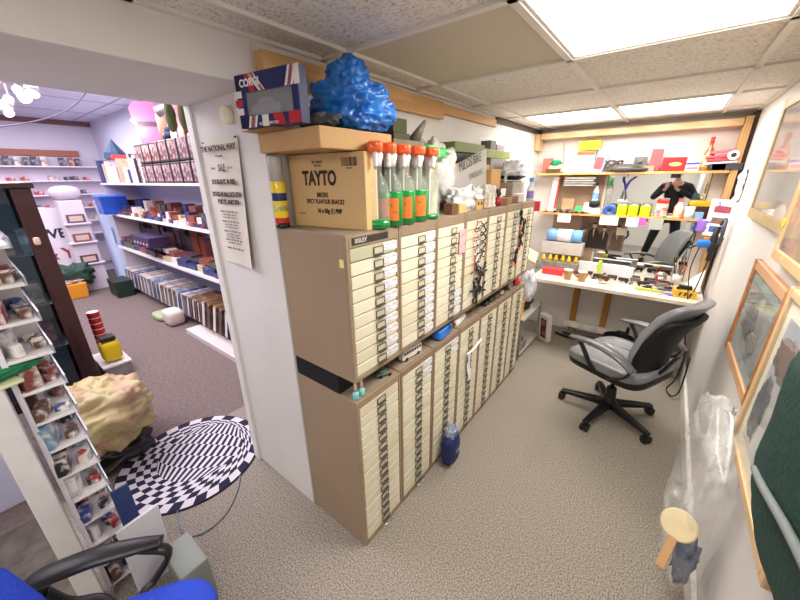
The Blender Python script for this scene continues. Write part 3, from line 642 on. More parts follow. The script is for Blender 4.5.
# ============================================================ ON TOP OF THE CABINETS
ZT=1.5565
tay=thing('cardboard_box','large upright cardboard snack box on the nearest cabinet','box',(-1.065,.945,ZT),.13)
W_,D_,H_=.375,.08,.275
MB().box((0,0,H_/2),(W_,D_,H_)).build('carton',CARD2,tay,bevel=.003)
MB().box((0,0,H_+.0015),(.06,D_+.004,.002)).build('tape',mat('#c2a06a',.35),tay)
inkb=mat('#3a2a1c',.7)
def tt(s,size,x,z,off=.0,sx=1): textpart(s,size,inkb,tay,(x,-D_/2-.0008,z),(PI/2,0,0),'lettering',off,.0003,sx=sx)
tt('TAYTO',.072,-.03,.185,.003,.72); tt('BIKERS',.024,-.02,.125,.0008,.8); tt('SPICY FLAVOUR SNACKS',.024,-.01,.10,.0008,.72); tt('16 x 60g (1) PMP',.024,.01,.065,.0012,.75)
tt('EST. SINCE',.011,-.035,.245,.0003); tt('TAYTO',.011,-.035,.232,.0003); tt('BEST BY',.009,-.135,.052)
bc=MB()
for k in range(16): bc.box((.085+k*.0045,-D_/2-.001,.243),(rnd.choice([.0012,.002,.003]),.0006,.03))
bc.build('barcode',inkb,tay); tt('5 012345',.008,.12,.221)
fb=thing('cardboard_box','flat cardboard box lying across the tall snack box','box',(-1.085,.950,ZT+.278),.0)
MB().box((0,0,.033),(.35,.36,.066)).build('carton',CARD,fb,bevel=.004)
MB().box((.02,0,.0668),(.05,.342,.0012)).build('tape',mat('#b98c58',.3),fb)
MB().add([(-.175,-.18,.066),(.02,-.18,.066),(.02,-.235,.071),(-.19,-.235,.070)],[(0,1,2,3)]).build('flap',mat('#a8824f',.7),fb)
sp=thing('spray_can','yellow aerosol can with grey cap between the jamb and the snack box','spray can',(-1.2335,.812,ZT))
MB().lathe([(.027,0),(.028,.004),(.028,.02)],n=22).build('base_ring',mat('#33302c',.3,metal=.6),sp,smooth=True)
MB().lathe([(.028,.02),(.028,.04)],n=22,cap=False).build('red_band',RED,sp,smooth=True)
MB().lathe([(.028,.04),(.028,.17),(.026,.178)],n=22,cap=False).build('can_body',mat('#f4d413',.3,coat=.4),sp,smooth=True)
MB().lathe([(.0285,.105),(.0285,.135)],n=22,cap=False).build('blue_label',mat('#1d2f66',.4),sp,smooth=True)
MB().lathe([(.0285,.065),(.0285,.09)],n=22,cap=False).build('lower_label',mat('#f0e88a',.4,c2='#8a7a20',scale=60),sp,smooth=True)
MB().lathe([(.026,.178),(.026,.262),(.022,.27),(.001,.271)],n=22).build('cap',mat('#b9b6b0',.4),sp,smooth=True)
# union flag window box
cg=thing('toy_box','open union flag toy box with a clear window on the flat cardboard box','toy box',(-1.085,.715,ZT+.351),.16)
navy=mat('#1d2258',.4); rd=mat('#b8242c',.4); wh=mat('#e9e4e2',.4)
w,h,d=.275,.155,.075
MB().box((0,d/2,h/2),(w,.003,h)).build('back_panel',mat('#4a4058',.5),cg)
b=MB(); b.box((0,0,.017),(w,.004,.034)); b.box((0,0,h-.026),(w,.004,.052)); b.box((-w/2+.02,0,h/2),(.04,.004,h)); b.box((w/2-.012,0,h/2),(.024,.004,h)); b.box((0,d/4,.0015),(w,d/2+.002,.003)); b.box((0,d/4,h),(w,d/2,.003)); b.box((-w/2,d/4,h/2),(.003,d/2,h)); b.box((w/2,d/4,h/2),(.003,d/2,h))
b.build('window_frame',navy,cg)
s=MB(); fy=-.0028
def stripe(x0,x1,z0,z1,sh,m): s.add([(x0,fy,z0),(x1,fy,z0),(x1+sh,fy,z1),(x0+sh,fy,z1)],[(0,1,2,3)],m)
stripe(-.03,.0,h-.052,h,-.045,1);stripe(-.018,-.006,h-.052,h,-.045,0);stripe(.085,.12,h-.052,h,.02,1);stripe(.095,.11,h-.052,h,.02,0)
stripe(-.07,-.045,h-.052,h,-.02,0); stripe(.125,.148,h-.052,h,.0,1)
stripe(-.10,-.06,.0,.034,.012,1);stripe(-.09,-.07,.0,.034,.012,0);stripe(-.03,.0,0,.034,.0,1); stripe(.03,.075,0,.034,-.01,0);stripe(.09,.14,0,.034,.0,0)
stripe(-.147,-.112,.04,.06,.0,1);stripe(-.147,-.112,.064,.085,.0,0);stripe(-.147,-.112,.09,.11,.0,1)
s.build('flag_stripes',[rd,wh],cg)
textpart('CORGI',.030,mat('#f2efe8',.4),cg,(-.068,-.0045,h-.026),(PI/2,0,0),offset=.001,ext=.0003)
textpart('BEST OF BRITISH',.012,mat('#f2efe8',.4),cg,(0,-.0045,.008),(PI/2,0,0),ext=.0003)
MB().box((0,.0015,h/2-.009),(w-.06,.001,h-.086)).build('window_film',GLASS,cg)
MB().sup((-.03,.022,.055),(.07,.014,.018),.6,.6).sup((-.03,.022,.074),(.035,.012,.014),.7).build('toy_inside',mat('#6f6a80',.4),cg,smooth=True)
# blue bag
single('carrier_bag','crumpled bright blue plastic bag full of things on the flat cardboard box','plastic bag',
  MB().blob((-1.0,1.0,1.985),(.135,.12,.085),11,.16,2.2,90,60,zmin=1.905,e=.8,ridge=1.3).blob((-1.03,1.03,2.075),(.07,.075,.075),4,.18,2.4,60,40,ridge=1.3).blob((-.94,1.06,1.965),(.07,.08,.055),6,.18,2.2,50,36,zmin=1.905,ridge=1.2),mat('#3a92ea',.25,bump=1.0,scale=13,c2='#1d6cc8',coat=.3,detail=6),smooth=True)
single('dark_cloth','dark grey thing poking out beneath the blue bag','cloth',MB().blob((-.99,.84,1.925),(.08,.04,.02),21,.3,zmin=1.909),mat('#4a4a50',.6),smooth=True)
# spray bottles
orange=mat('#f26a30',.35,coat=.3); clearp=mat('#dff0e4',.08,alpha=.16,coat=.6)
def spray(x,y,full,label,rz=0,first=None,wide=1.38):
    if first is not None: return dup(first,(x,y,ZT),rz,label)
    r=thing('spray_bottle',label,'spray bottle',(x,y,ZT),rz,'green cleaner spray bottles')
    r.scale=(wide,1,1)
    prof=[(.030,0),(.036,.006),(.036,.13),(.030,.165),(.017,.20),(.0145,.235)]
    lv=full
    up=[q for q in prof if q[1]>lv]; r0=prof[2][0] if lv<.13 else .034
    MB().lathe([(r0,lv)]+up,n=24,cap=False).build('bottle',clearp,r,smooth=True)
    pr=[(a,b) for a,b in prof if b<lv]; pr.append((r0,lv)); pr.append((.001,lv+.0005))
    MB().lathe(pr,n=24).build('green_liquid',mat('#0a8a38',.15,coat=.6),r,smooth=True)
    if full>.05:
        s=MB()
        def lf(u,v):
            a=-PI/2-.2+(u-.5)*1.9; rr=.0368; return (rr*math.cos(a),rr*math.sin(a),.025+v*.085)
        s.grid(lf,14,8); s.build('label',mat('#ee7a2e',.4,c2='#3a7a3a',scale=30,lo=.36,hi=.44),r,smooth=True)
    MB().lathe([(.0165,.225),(.018,.245),(.022,.265),(.018,.275)],n=20).build('collar',mat('#ece8ea',.4),r,smooth=True)
    hd=MB().sup((0,-.010,.290),(.021,.045,.020),.5); hd.cyl((0,-.04,.296),(0,-.055,.296),.009,.008)
    hd.build('spray_head',orange,r,smooth=True)
    MB().tube(bez([(0,-.03,.28),(0,-.043,.262),(0,-.040,.24),(0,-.048,.225)],4),.006,8,flat=1.3).build('trigger',mat('#f4f0ee',.4),r,smooth=True)
    MB().cyl((0,0,.01),(0,.0,.235),.0022,n=6).build('dip_tube',PAPER,r)
    return r
s0=spray(-.885,.965+.035,.035,'nearly empty orange-headed spray bottle, leftmost of the row, next to the snack box',.75)
s1=spray(-.886,1.085,.135,'second spray bottle from the left, green liquid and broad orange label',.6)
s2=spray(0,0,0,'middle spray bottle of green liquid in the row of five',.7,s1); s2.location=(-.888,1.175,ZT)
s3=spray(0,0,0,'fourth green spray bottle of the row, behind the middle one',.8,s1); s3.location=(-.89,1.275,ZT)
s4=spray(-.895,1.385,.02,'empty clear spray bottle with orange head at the far end of the row',.9)
# things behind the bottles
single('model_box','olive green model box on the flat cardboard box behind the bottles','box',MB().box((-1.10,1.33,1.96),(.16,.10,.06)).box((-1.10,1.33,1.915),(.18,.12,.03)),mat('#4a4c34',.5),bevel=.003)
single('stacked_carton','dark carton standing behind the row of spray bottles','carton',MB().box((-1.10,1.34,1.728),(.24,.22,.343)),mat('#8a7a66',.6,noise_=.2,scale=8),bevel=.003)
single('metal_funnel','metal funnel shape on the dark carton beside the olive model box','funnel',MB().cyl((-1.02,1.43,1.90),(-.98,1.47,1.99),.03,.008),mat('#77705f',.4),smooth=True)
single('green_bag','bright green rolled plastic bag on the clutter behind the spray bottles','plastic bag',MB().blob((-.99,1.53,1.85),(.06,.10,.035),9,.3,3,ridge=.7),mat('#35b65a',.25,bump=.8,scale=25,c2='#9be0ac',coat=.4),smooth=True)
single('carton','cream carton with papers under the green plastic bag','carton',MB().box((-1.02,1.51,1.684),(.14,.08,.255)),mat('#cfc6ae',.6,c2='#8a8464',scale=14),bevel=.003)
single('carrier_bag','grey-white plastic bag draped behind the green bag','plastic bag',MB().blob((-1.08,1.68,1.77),(.10,.15,.15),14,.28,2.4,zmin=ZT+.002),mat('#d4d0cc',.3,bump=.7,scale=14,coat=.3),smooth=True)
# sign board
sg=thing('card_sign','grey cardboard sign reading bike parking propped on the cabinet tops','sign',(-1.02,2.05,ZT+.01),(0,0,0))
P=[(-.24,.02),(.27,.0),(.30,.36),(-.24,.22)]
MB().prism([(x,z) for x,z in P],(0,0,0),(0,1,0),(-.12,0,.99),(-.004,0,0)).build('card',mat('#b9b3ac',.7,noise_=.05,scale=5),sg)
pen=mat('#2c2a33',.7)
textpart('MILOS BIKE',.078,pen,sg,(-.020,.03,.26),(Euler((PI/2,0,PI/2)).to_matrix()@Matrix.Rotation(.24,3,'Z')).to_euler(),'lettering',-.0006,.0004,sx=.78)
textpart('PARKING',.055,mat('#77737a',.7),sg,(-.013,.11,.19),(Euler((PI/2,0,PI/2)).to_matrix()@Matrix.Rotation(.2,3,'Z')).to_euler(),'lettering',-.0006,.0004,sx=.85)
for q,(y,l,c) in enumerate([(1.93,'left clear plastic bag crumpled in front of the bike parking sign','#d9d6d3'),(2.15,'right clear plastic bag crumpled in front of the bike parking sign','#dfdcd8')]):
    single('plastic_bag',l,'plastic bag',MB().blob((-.945,y,ZT+.06),(.045,.10,.07),31+q,.3,2.6,zmin=ZT+.002),film(c,.6,bump=.8),smooth=True)
single('plastic_bag','white crumpled bag on the cabinet edge beside the small brown box','plastic bag',MB().blob((-.93,1.76,ZT+.05),(.055,.10,.075),41,.35,2.8,zmin=ZT+.001),film('#e6e3e2',.85,bump=.8),smooth=True)
# model boxes behind the sign
for q,(y,z,c,l,lx) in enumerate([(2.13,1.92,'#6d7a2e','olive green long model box topmost behind the sign',.22),(2.13,1.855,'#33362e','dark long model box below the olive one',.22),(2.62,1.90,'#8f9a50','pale green long box behind the right end of the sign',.24)]):
    single('model_box',l,'box',MB().box((-1.19,y+.12,z),(.12,lx*2,.06)),mat(c,.5,noise_=.15,scale=9),group='long model boxes behind the sign',bevel=.003)
single('carton','tall brown carton against the wall beneath the long model boxes','carton',MB().box((-1.19,2.25,1.69),(.12,.66,.265)),CARD,bevel=.003)
single('carton','grey carton against the wall under the pale green long box','carton',MB().box((-1.19,2.745,1.713),(.12,.30,.31)),mat('#a49c90',.6,c2='#8a8178',scale=8),bevel=.003)
def sb(name,label,cat,x,y,z,d,c,rz=0,**k): return single(name,label,cat,MB().box((0,0,d[2]/2),d),c if not isinstance(c,str) else mat(c,.5,noise_=.08,scale=12),loc=(x,y,z),rot=(0,0,rz),bevel=.002,**k)
# front-edge odds and ends
sb('small_box','small dark brown box at the cabinet front edge','box',-.90,1.60,ZT,(.05,.06,.055),'#6a4a2e')
sb('small_box','small yellow-tan box next to the dark brown one','box',-.90,1.69,ZT,(.055,.09,.05),'#d9b070')
hs=thing('model_house','small tan model house with a white roof on the cabinet tops','model house',(-.92,1.93,ZT+.0))
MB().box((0,0,.03),(.06,.08,.06)).prism([(-.03,.06),(.03,.06),(0,.09)],(0,-.04,0),(1,0,0),(0,0,1),(0,.08,0)).build('walls',mat('#c9a468',.6),hs)
for s in(-1,1): MB().box((s*.018,0,.077),(.046,.09,.004),rot=(0,s*PI/4,0)).build('roof_slope',mat('#e9e6e4',.5),hs)
for y in(-.02,.02): MB().box((.031,y,.035),(.002,.015,.018)).build('window',DARK,hs)
for q,(y,c,l) in enumerate([(2.06,'#c9c1b6','pale plaster bust shaped model on the cabinet edge'),(2.12,'#d8c9ba','cream small figure beside the pale bust'),(2.00,'#b89c7c','tan small figure left of the pale bust')]):
    single('small_figure',l,'figure',MB().lathe([(.018,0),(.02,.01),(.012,.02),(.016,.04),(.008,.05),(.012,.062),(.001,.074)],(-.89,y,ZT),12),mat(c,.6),smooth=True)
tf=thing('toy_figure','small dark toy figure with a red coat and round ears on the cabinet tops','toy figure',(-.90,2.22,ZT))
MB().lathe([(.022,0),(.026,.03),(.014,.06)],n=14).build('coat',mat('#a3222e',.5),tf,smooth=True)
hd=MB().sup((0,0,.078),(.02,.02,.02),1); hd.sup((0,-.02,.10),(.006,.012,.012),1); hd.sup((0,.02,.10),(.006,.012,.012),1); hd.build('head',mat('#1d1a22',.5),tf,smooth=True)
sb('small_box','small yellow box behind the toy figure','box',-.99,2.33,ZT,(.05,.10,.11),'#e0c22e')
sb('small_box','white square box next to the yellow one','box',-.98,2.45,ZT,(.05,.09,.10),'#ece6dc')
sb('open_carton','low brown tray box with white parts at the cabinet edge','box',-.91,2.36,ZT,(.08,.14,.045),'#8f6c46',.15)
sb('open_carton','red-brown flat kit box leaning by the tray box','box',-.93,2.50,ZT,(.09,.12,.05),'#7a4a3a',-.1)
sb('white_bundle','white paper bundle at the front edge of the sixth cabinet','paper',-.91,2.65,ZT,(.09,.12,.06),'#e9e4da',.2)
rk=thing('ribbed_box','grey ribbed plastic case on the far cabinet tops','case',(-1.0,2.66,ZT))
MB().box((0,0,.07),(.13,.20,.14)).build('body',mat('#8f8578',.5),rk,bevel=.004)
for k in range(9): MB().box((.067,-.085+k*.021,.07),(.006,.009,.12)).build('rib',mat('#b4aa9c',.5),rk)
sb('brown_parcel','tan parcel behind the ribbed case','parcel',-1.04,2.44,ZT,(.05,.17,.23),'#c79a58')
sb('grey_carton','tall light grey carton at the end of the cabinet tops','carton',-1.03,2.83,ZT,(.16,.09,.15),'#cfc8be')
pn=thing('black_pan','black shallow pan resting on the light grey carton','pan',(-1.03,2.80,ZT+.175))
MB().lathe([(.06,-.022),(.10,.0),(.105,.012),(.095,.008),(.055,-.012),(.001,-.012)],n=28).build('dish',BLACKG,pn,smooth=True)
MB().tube(bez([(0,-.09,.005),(.02,-.14,.04),(.02,-.19,.02),(.02,-.19,-.06)],5),.012,8,flat=.5).build('handle',mat('#d6d4d0',.3),pn,smooth=True)
single('carrier_bag','white knotted plastic bag sitting in the black pan','plastic bag',MB().blob((-1.03,2.80,ZT+.235),(.085,.10,.065),17,.3,2.6),film('#f0eef2',.92,bump=.8),smooth=True)
sb('grey_gadget','grey metal gadget on the shelf of cartons behind the pan','gadget',-1.17,2.62,1.93,(.08,.10,.06),'#6d6a66')
sb('tan_packet','lilac grey packet beside the grey gadget','packet',-1.17,2.78,1.87,(.07,.16,.10),'#b4a6ac')
bb=thing('spray_bottle','clear spray bottle with a blue head at the end of the cabinet row','spray bottle',(-.895,2.865,ZT-.0))
MB().lathe([(.026,0),(.028,.01),(.028,.09),(.013,.125),(.012,.14)],n=18).build('bottle',mat('#e4e8ee',.1,alpha=.7,coat=.5),bb,smooth=True)
MB().lathe([(.0285,.015),(.0285,.07)],n=18,cap=False).build('label',mat('#8e7fc0',.5),bb,smooth=True)
MB().box((.005,-.01,.155),(.03,.045,.03)).build('spray_head',mat('#4b9be6',.4),bb,bevel=.006)
sb('red_tag','red and white card tag hanging at the end of the cabinet row','tag',-.85,2.93,ZT-.09,(.05,.012,.08),'#e04a5a')

# ============================================================ CLAMPS ON THE DRAWERS
def clamp(label,y,z,s,rx,c1,tip,group,cat='clamp'):
    r=thing('spring_clamp',label,cat,(XF+.022,y,z),(rx,0,0),group); r.scale=(s,s,s)
    for k in(-1,1):
        m=MB().tube(bez([(0,k*.006,-.045),(0,k*.016,-.022),(0,k*.003,0),(0,-k*.012,.03),(0,-k*.028,.055)],4),[.004]*3+[.0065]*14,8,flat=.8)
        m.build('arm',c1,r,smooth=True)
        MB().tube([(0,-k*.026,.052),(0,-k*.034,.068)],[.0078,.006],8).build('handle_tip',tip,r,smooth=True)
    MB().cyl((-.006,0,0),(.006,0,0),.0075,n=12).build('spring',STEEL,r,smooth=True)
    return r
redp=mat('#d8423a',.4); org=mat('#e8743a',.4)
ln=['topmost','second','third','fourth','lowest']
for k,(y,z) in enumerate([(1.845,1.475),(1.83,1.425),(1.83,1.375),(1.84,1.325),(1.855,1.285)]): clamp('%s of the five small red and white clamps down the fourth upper cabinet'%ln[k],y,z,.62,PI/2+.1*(k-2),mat('#e9e4dc',.4),redp,'small red and white clamps')
for k,(y,z) in enumerate([(1.90,1.47),(1.905,1.42),(1.91,1.37),(1.905,1.32),(1.895,1.285)]): clamp('%s of the five small black clamps facing the red ones on the fourth upper cabinet'%ln[k],y,z,.62,-PI/2+.1*(k-2),BLACK,DARK,'small black clamps')
for k,(y,z,a,n) in enumerate([(1.86,1.215,1.2,'upper'),(1.91,1.195,-1.9,'upper'),(1.93,1.18,-1.2,'upper'),(1.85,1.08,1.0,'lower'),(1.90,1.10,.2,'lower'),(1.93,1.06,-1.4,'lower'),(1.88,1.05,2.6,'lower')]):
    r=clamp('%s black clamp in the %s cluster on the fourth upper cabinet'%(['red-tipped left-pointing','right-pointing','lowest right-pointing','left-pointing','upright','right-hanging','upside-down'][k],n),y,z,.95,a,BLACK,redp if k==0 else BLACK,'clusters of black clamps')
for k,(y,z,a) in enumerate([(2.56,1.465,PI+.5),(2.64,1.385,PI-.3),(2.60,1.29,PI+.3),(2.53,1.175,PI-.35)]): clamp('%s of four large black clamps with orange tips on the farthest upper cabinets'%['topmost','second','third','lowest'][k],y,z,1.15,a,BLACK,org,'large black clamps')
pk=single('paper_note','pink printed note taped over the third upper cabinet drawers','note',MB().box((0,0,0),(.0015,.07,.13)),mat('#e9b4bc',.7,c2='#c56a78',scale=40,lo=.3,hi=.45),loc=(XF+.016,1.655,1.41))
single('note_tag','small yellow and white tag on the side of the nearest upper cabinet','tag',MB().box((0,0,0),(.022,.002,.03)),mat('#f0ea9a',.6),loc=(-.885,.7995,1.455))

# ============================================================ TOYS ON THE LEDGE
ZL=.8635
for k,(x,y) in enumerate([(-.885,.825),(-.885,.86)]):
    r=thing('nail_bottle',['left','right'][k]+' small bottle with turquoise base at the near end of the ledge','bottle',(x,y,ZL),0,'turquoise bottles on the ledge')
    MB().lathe([(.013,0),(.014,.004),(.014,.03),(.007,.036)],n=16).build('glass_body',mat('#7cc9c8',.1,coat=1),r,smooth=True)
    MB().lathe([(.0075,.034),(.006,.08),(.001,.081)],n=14).build('cap',mat('#d9b9ae',.35),r,smooth=True)
tc=thing('toy_car','small green and red toy car on the ledge of the nearest lower cabinet','toy car',(-.905,1.03,ZL),1.2)
MB().sup((0,0,.014),(.042,.017,.009),.5).sup((-.004,0,.025),(.02,.014,.008),.6).build('body',mat('#55705a',.3),tc,smooth=True)
MB().box((.034,0,.014),(.02,.032,.012)).build('nose',mat('#d8502e',.3),tc,bevel=.003)
for wx in(-.025,.024):
    for wy in(-.016,.016): MB().cyl((wx,wy-.003,.008),(wx,wy+.003,.008),.008,n=14).build('wheel',BLACK,tc)
bu=thing('toy_bus','white double-deck toy bus with dark windows on the ledge','toy bus',(-.91,1.25,ZL),PI/2-.05)
MB().box((0,0,.034),(.155,.036,.052)).build('body',mat('#efe9dc',.3),bu,bevel=.005)
for s in(-1,1):
    for k in range(7): MB().box((-.062+k*.0205,s*.0183,.044),(.015,.001,.014)).build('window',mat('#3a3f4a',.2),bu)
    for wx in(-.05,.045): MB().cyl((wx,s*.014,.010),(wx,s*.019,.010),.010,n=14).build('wheel',BLACK,bu)
MB().box((.0778,0,.044),(.001,.03,.014)).build('windscreen',mat('#3a3f4a',.2),bu)
bx=thing('tissue_pack','blue plastic pack of wipes on the ledge below the second and third cabinets','pack',(-.905,1.56,ZL),.1)
MB().sup((0,0,.033),(.035,.085,.032),.35).build('pack_body',mat('#2f7fe0',.25,coat=.4,noise_=.25,scale=14),bx,smooth=True)
MB().sup((.012,.035,.05),(.028,.016,.02),.5).build('lid',mat('#1f4f9c',.3),bx,smooth=True)
rr=thing('white_roll','white wrapped roll lying on the ledge beside the blue pack','roll',(-.91,1.77,ZL+.026),.15)
MB().cyl((0,-.075,0),(0,.075,0),.026,n=20).build('roll_body',mat('#eceae8',.5,bump=.3,scale=20),rr,smooth=True)
MB().cyl((0,-.079,0),(0,-.074,0),.012,n=14).build('core',mat('#d0702e',.5),rr)
for k,(y,c,l) in enumerate([(2.17,'#2d2c2e','black toy van on the ledge'),(2.27,'#40484a','dark grey toy car on the ledge right of the black van'),(2.37,'#7f5a56','maroon toy car on the ledge'),(2.47,'#9aa79a','pale green toy car on the ledge before the mesh disc')]):
    r=thing('toy_car',l,'toy car',(-.905,y,ZL),1.5+.1*k,'small toy cars on the ledge')
    MB().sup((0,0,.014),(.038,.016,.009),.5).sup((-.004,0,.026),(.02,.013,.008),.6).build('body',mat(c,.3),r,smooth=True)
    for wx in(-.022,.022):
        for wy in(-.015,.015): MB().cyl((wx,wy-.003,.008),(wx,wy+.003,.008),.008,n=12).build('wheel',BLACK,r)
single('mesh_disc','grey round mesh disc leaning on the ledge','disc',MB().lathe([(.046,-.004),(.048,0),(.046,.004),(.001,.005)],n=30,rot=(0,PI/2-.15,0)),mat('#8d8880',.5,bump=.8,scale=120,noise_=.5),loc=(-.895,2.62,ZL+.05))
rb=thing('red_ball','shiny red toy ball at the far end of the ledge','ball',(-.90,2.77,ZL+.038))
MB().sup((0,0,0),(.038,.038,.038),1).build('ball',mat('#e2251f',.12,coat=1),rb,smooth=True)
MB().lathe([(.006,.036),(.008,.046),(.001,.047)],n=12).build('valve',DARK,rb)
# tape hanging and bag on the floor
st=thing('white_strap','white tape strip hanging from a drawer handle of the fourth lower cabinet','strap',(XF+.03,1.80,.66))
MB().grid(lambda u,v:(.004*math.sin(v*9),(u-.5)*.045+.03*(1-v),-.22+v*.22),3,12).build('hanging_strip',mat('#efedf0',.5),st,smooth=True)
MB().tube(bez([(.0,-.02,0),(.012,.04,.018),(.012,.10,.03),(.006,.16,.035)],5),.009,8,flat=.5).build('loop',mat('#efece4',.5),st,smooth=True)
nb=thing('drawstring_bag','navy blue cloth bag with silver plastic top standing against the lower cabinets','bag',(-.795,1.53,0),.1)
MB().blob((0,0,.11),(.045,.078,.115),51,.12,2.2,zmin=.001,e=.7).build('bag_body',mat('#1f2a5c',.6,bump=.4,scale=20),nb,smooth=True)
MB().blob((.0,.005,.225),(.032,.052,.05),52,.3,2.8).build('plastic_top',mat('#a9b2c4',.2,c2='#6a748f',scale=18,bump=.7,coat=.5),nb,smooth=True)
MB().box((.046,.012,.10),(.003,.05,.02)).build('label',mat('#8e96b8',.5),nb)

# ============================================================ UNDER THE BENCH
def U(*a,**k): return sb(*a,**k)
lo=thing('low_shelf','low grey shelf rack beyond the last cabinet','shelf rack',(-1.06,3.35,0))
for z in(.05,.42): MB().box((0,0,z),(.36,.62,.018)).build('shelf_board',mat('#b3aca3',.5),lo,bevel=.002)
for x in(-.17,.17):
    for y in(-.30,.30): MB().box((x,y,.22),(.02,.02,.44)).build('upright',mat('#9b958d',.5),lo)
U('yellow_box','yellow box on the upper board of the low rack','box',-1.0,3.15,.43,(.14,.10,.15),'#f0b228',.1)
single('dark_bag','black cloth bundle on the upper board of the low rack','bundle',MB().blob((-1.05,3.38,.53),(.13,.12,.10),61,.25,zmin=.431),mat('#242327',.7),smooth=True)
single('white_cloth','white cloth tumbling over the black bundle','cloth',MB().blob((-.98,3.42,.64),(.06,.13,.03),62,.3),mat('#dfe2ec',.6),smooth=True)
bk=thing('storage_basket','grey metal basket of dark parts on the bottom board of the low rack','basket',(-.98,3.16,.061))
MB().box((0,0,.05),(.17,.24,.10),taper=1.08).build('basket_body',mat('#8e8a88',.5,noise_=.3,scale=30),bk,bevel=.003)
MB().blob((0,0,.11),(.07,.10,.025),63,.4,4).build('contents',mat('#33323a',.6),bk,smooth=True)
lb=thing('model_box','long white box with a dark red picture panel leaning under the workbench','box',(-.80,3.62,.175),(0.20,0.10,-.5))
MB().box((0,0,0),(.12,.06,.34)).build('carton',mat('#e2dbd2',.5),lb,bevel=.003)
MB().box((0,-.031,.0),(.075,.002,.25)).build('picture_panel',mat('#6e1f2c',.4,c2='#b57a7a',scale=16,lo=.3,hi=.5),lb)
ps=thing('power_strip','white socket strip on the skirting under the workbench','socket strip',(-.45,4.07,.10))
MB().box((0,0,0),(.50,.04,.07)).build('housing',mat('#e4ded4',.5),ps,bevel=.004)
for x in(-.14,.0,.14): MB().box((x,-.022,0),(.075,.006,.055)).build('socket',mat('#f2eee6',.4),ps,bevel=.002)
single('cable_bundle','black cable bundle on the floor under the workbench','cable',MB().tube(bez([(-.75,3.92,.012),(-.60,3.86,.02),(-.45,3.90,.015),(-.40,3.86,.02),(-.34,3.93,.015),(-.35,3.97,.03),(-.55,3.95,.02),(-.68,3.97,.015)],8),.014,8),BLACK,smooth=True)
bn=thing('round_bin','black bucket with a yellow band under the workbench','bucket',(-.13,3.78,0))
MB().lathe([(.11,0),(.13,.17)],n=28).build('bucket_wall',mat('#25252a',.5),bn,smooth=True)
MB().lathe([(.132,.16),(.14,.165),(.14,.19),(.12,.19),(.118,.18),(.001,.18)],n=28).build('rim',BLACK,bn,smooth=False)
MB().lathe([(.125,.09),(.1325,.145)],n=28,cap=False).build('yellow_band',mat('#d8cf3a',.5),bn,smooth=True)
single('black_tool','black tool case standing on the bucket','tool',MB().box((-.11,3.78,.22),(.10,.06,.06)).box((-.07,3.80,.27),(.03,.05,.06)),BLACK,bevel=.005)
wc=thing('wire_crate','clear plastic crate of tangled parts under the workbench','crate',(.20,3.75,0))
MB().box((0,0,.11),(.34,.26,.22),taper=1.06).build('crate_wall',mat('#a6a29e',.3,noise_=.5,scale=18,bump=.5),wc,bevel=.005)
MB().blob((0,0,.225),(.13,.10,.03),71,.4,4).build('contents',mat('#6a6663',.6),wc,smooth=True)
single('cable','black cable hanging in loops at the end of the workbench near the chair','cable',MB().tube(bez([(.36,3.50,.70),(.33,3.44,.50),(.36,3.38,.30),(.34,3.32,.12),(.30,3.28,.03),(.34,3.20,.02),(.38,3.24,.08),(.385,3.3,.35)],10),.006,6),BLACK,smooth=True)

# ============================================================ RIGHT WALL
def picture(label,y0,y1,z0,z1,x,fw_,fm,gm_,im,mount=None,lean=0,glass=True,name='framed_picture'):
    w=abs(y1-y0); h=z1-z0; t=.022
    r=thing(name,label,'picture',(x,(y0+y1)/2,z0),(0,lean,0))
    for s in(-1,1):
        a=MB().box((0,s*(w/2-fw_/2),h/2),(t,fw_,h)); a.build('frame_side',fm,r,bevel=.004)
    MB().box((0,0,fw_/2),(t,w-2*fw_,fw_)).build('frame_bottom',gm_,r,bevel=.004); MB().box((0,0,h-fw_/2),(t,w-2*fw_,fw_)).build('frame_top',gm_,r,bevel=.004)
    if mount: MB().box((.002,0,h/2),(.004,w-2*fw_,h-2*fw_)).build('mount',mount,r)
    e=.05 if mount else 0
    p=MB().box((-.001,0,h/2),(.003,w-2*fw_-2*e,h-2*fw_-2*e)).build('print',im,r)
    if glass: MB().box((-.006,0,h/2),(.002,w-2*fw_,h-2*fw_)).build('glass',GLASS,r)
    return r
gilt=mat('#c9b184',.4,noise_=.12,scale=10); oak=mat('#b5713c',.4,c2='#94552a',kind='wave',scale=5,stretch=(3,.4,3)); oak2=mat('#d6a47c',.4,c2='#c48a5c',kind='wave',scale=5,stretch=(3,.4,3))
picture('gilt wooden frame with faded grey print high on the right wall',2.99,2.0,1.49,2.12,XR-.013,.055,gilt,gilt,mat('#b9b0a8',.35,c2='#98908c',scale=4,detail=8,coat=.6))
st=picture('light wood frame with orange-brown print and a yellow sticker at the right edge',1.985,1.35,1.42,2.05,XR-.038,.04,PALEPINE,PALEPINE,mat('#b9824a',.4,c2='#6a4a2c',scale=9,detail=8))
MB().lathe([(.02,0),(.02,.002),(.001,.002)],n=16,rot=(0,-PI/2,0)).build('yellow_sticker',YELLOW,st,loc=(-.012,.30,.14))
pic2=mat('#a9a8a6',.4,c2='#55595c',scale=7,detail=9,coat=.5)
P2=picture('orange wooden frame with a grey horse scene in the middle of the right wall',2.365,1.70,.86,1.345,XR-.014,.045,oak,oak2,pic2,mat('#8fa09c',.6))
mt2=MB(); MB().blob((-.004,.06,.24),(.001,.10,.07),81,.4,3).build('horse_shape',mat('#5b5754',.6),P2,smooth=True); MB().blob((-.004,-.08,.20),(.001,.07,.05),82,.4,3).build('rider_shape',mat('#77706a',.6),P2,smooth=True)
pic3=mat('#d9bfa4',.45,c2='#9aa4b8',scale=3.2,detail=6,coat=.5)
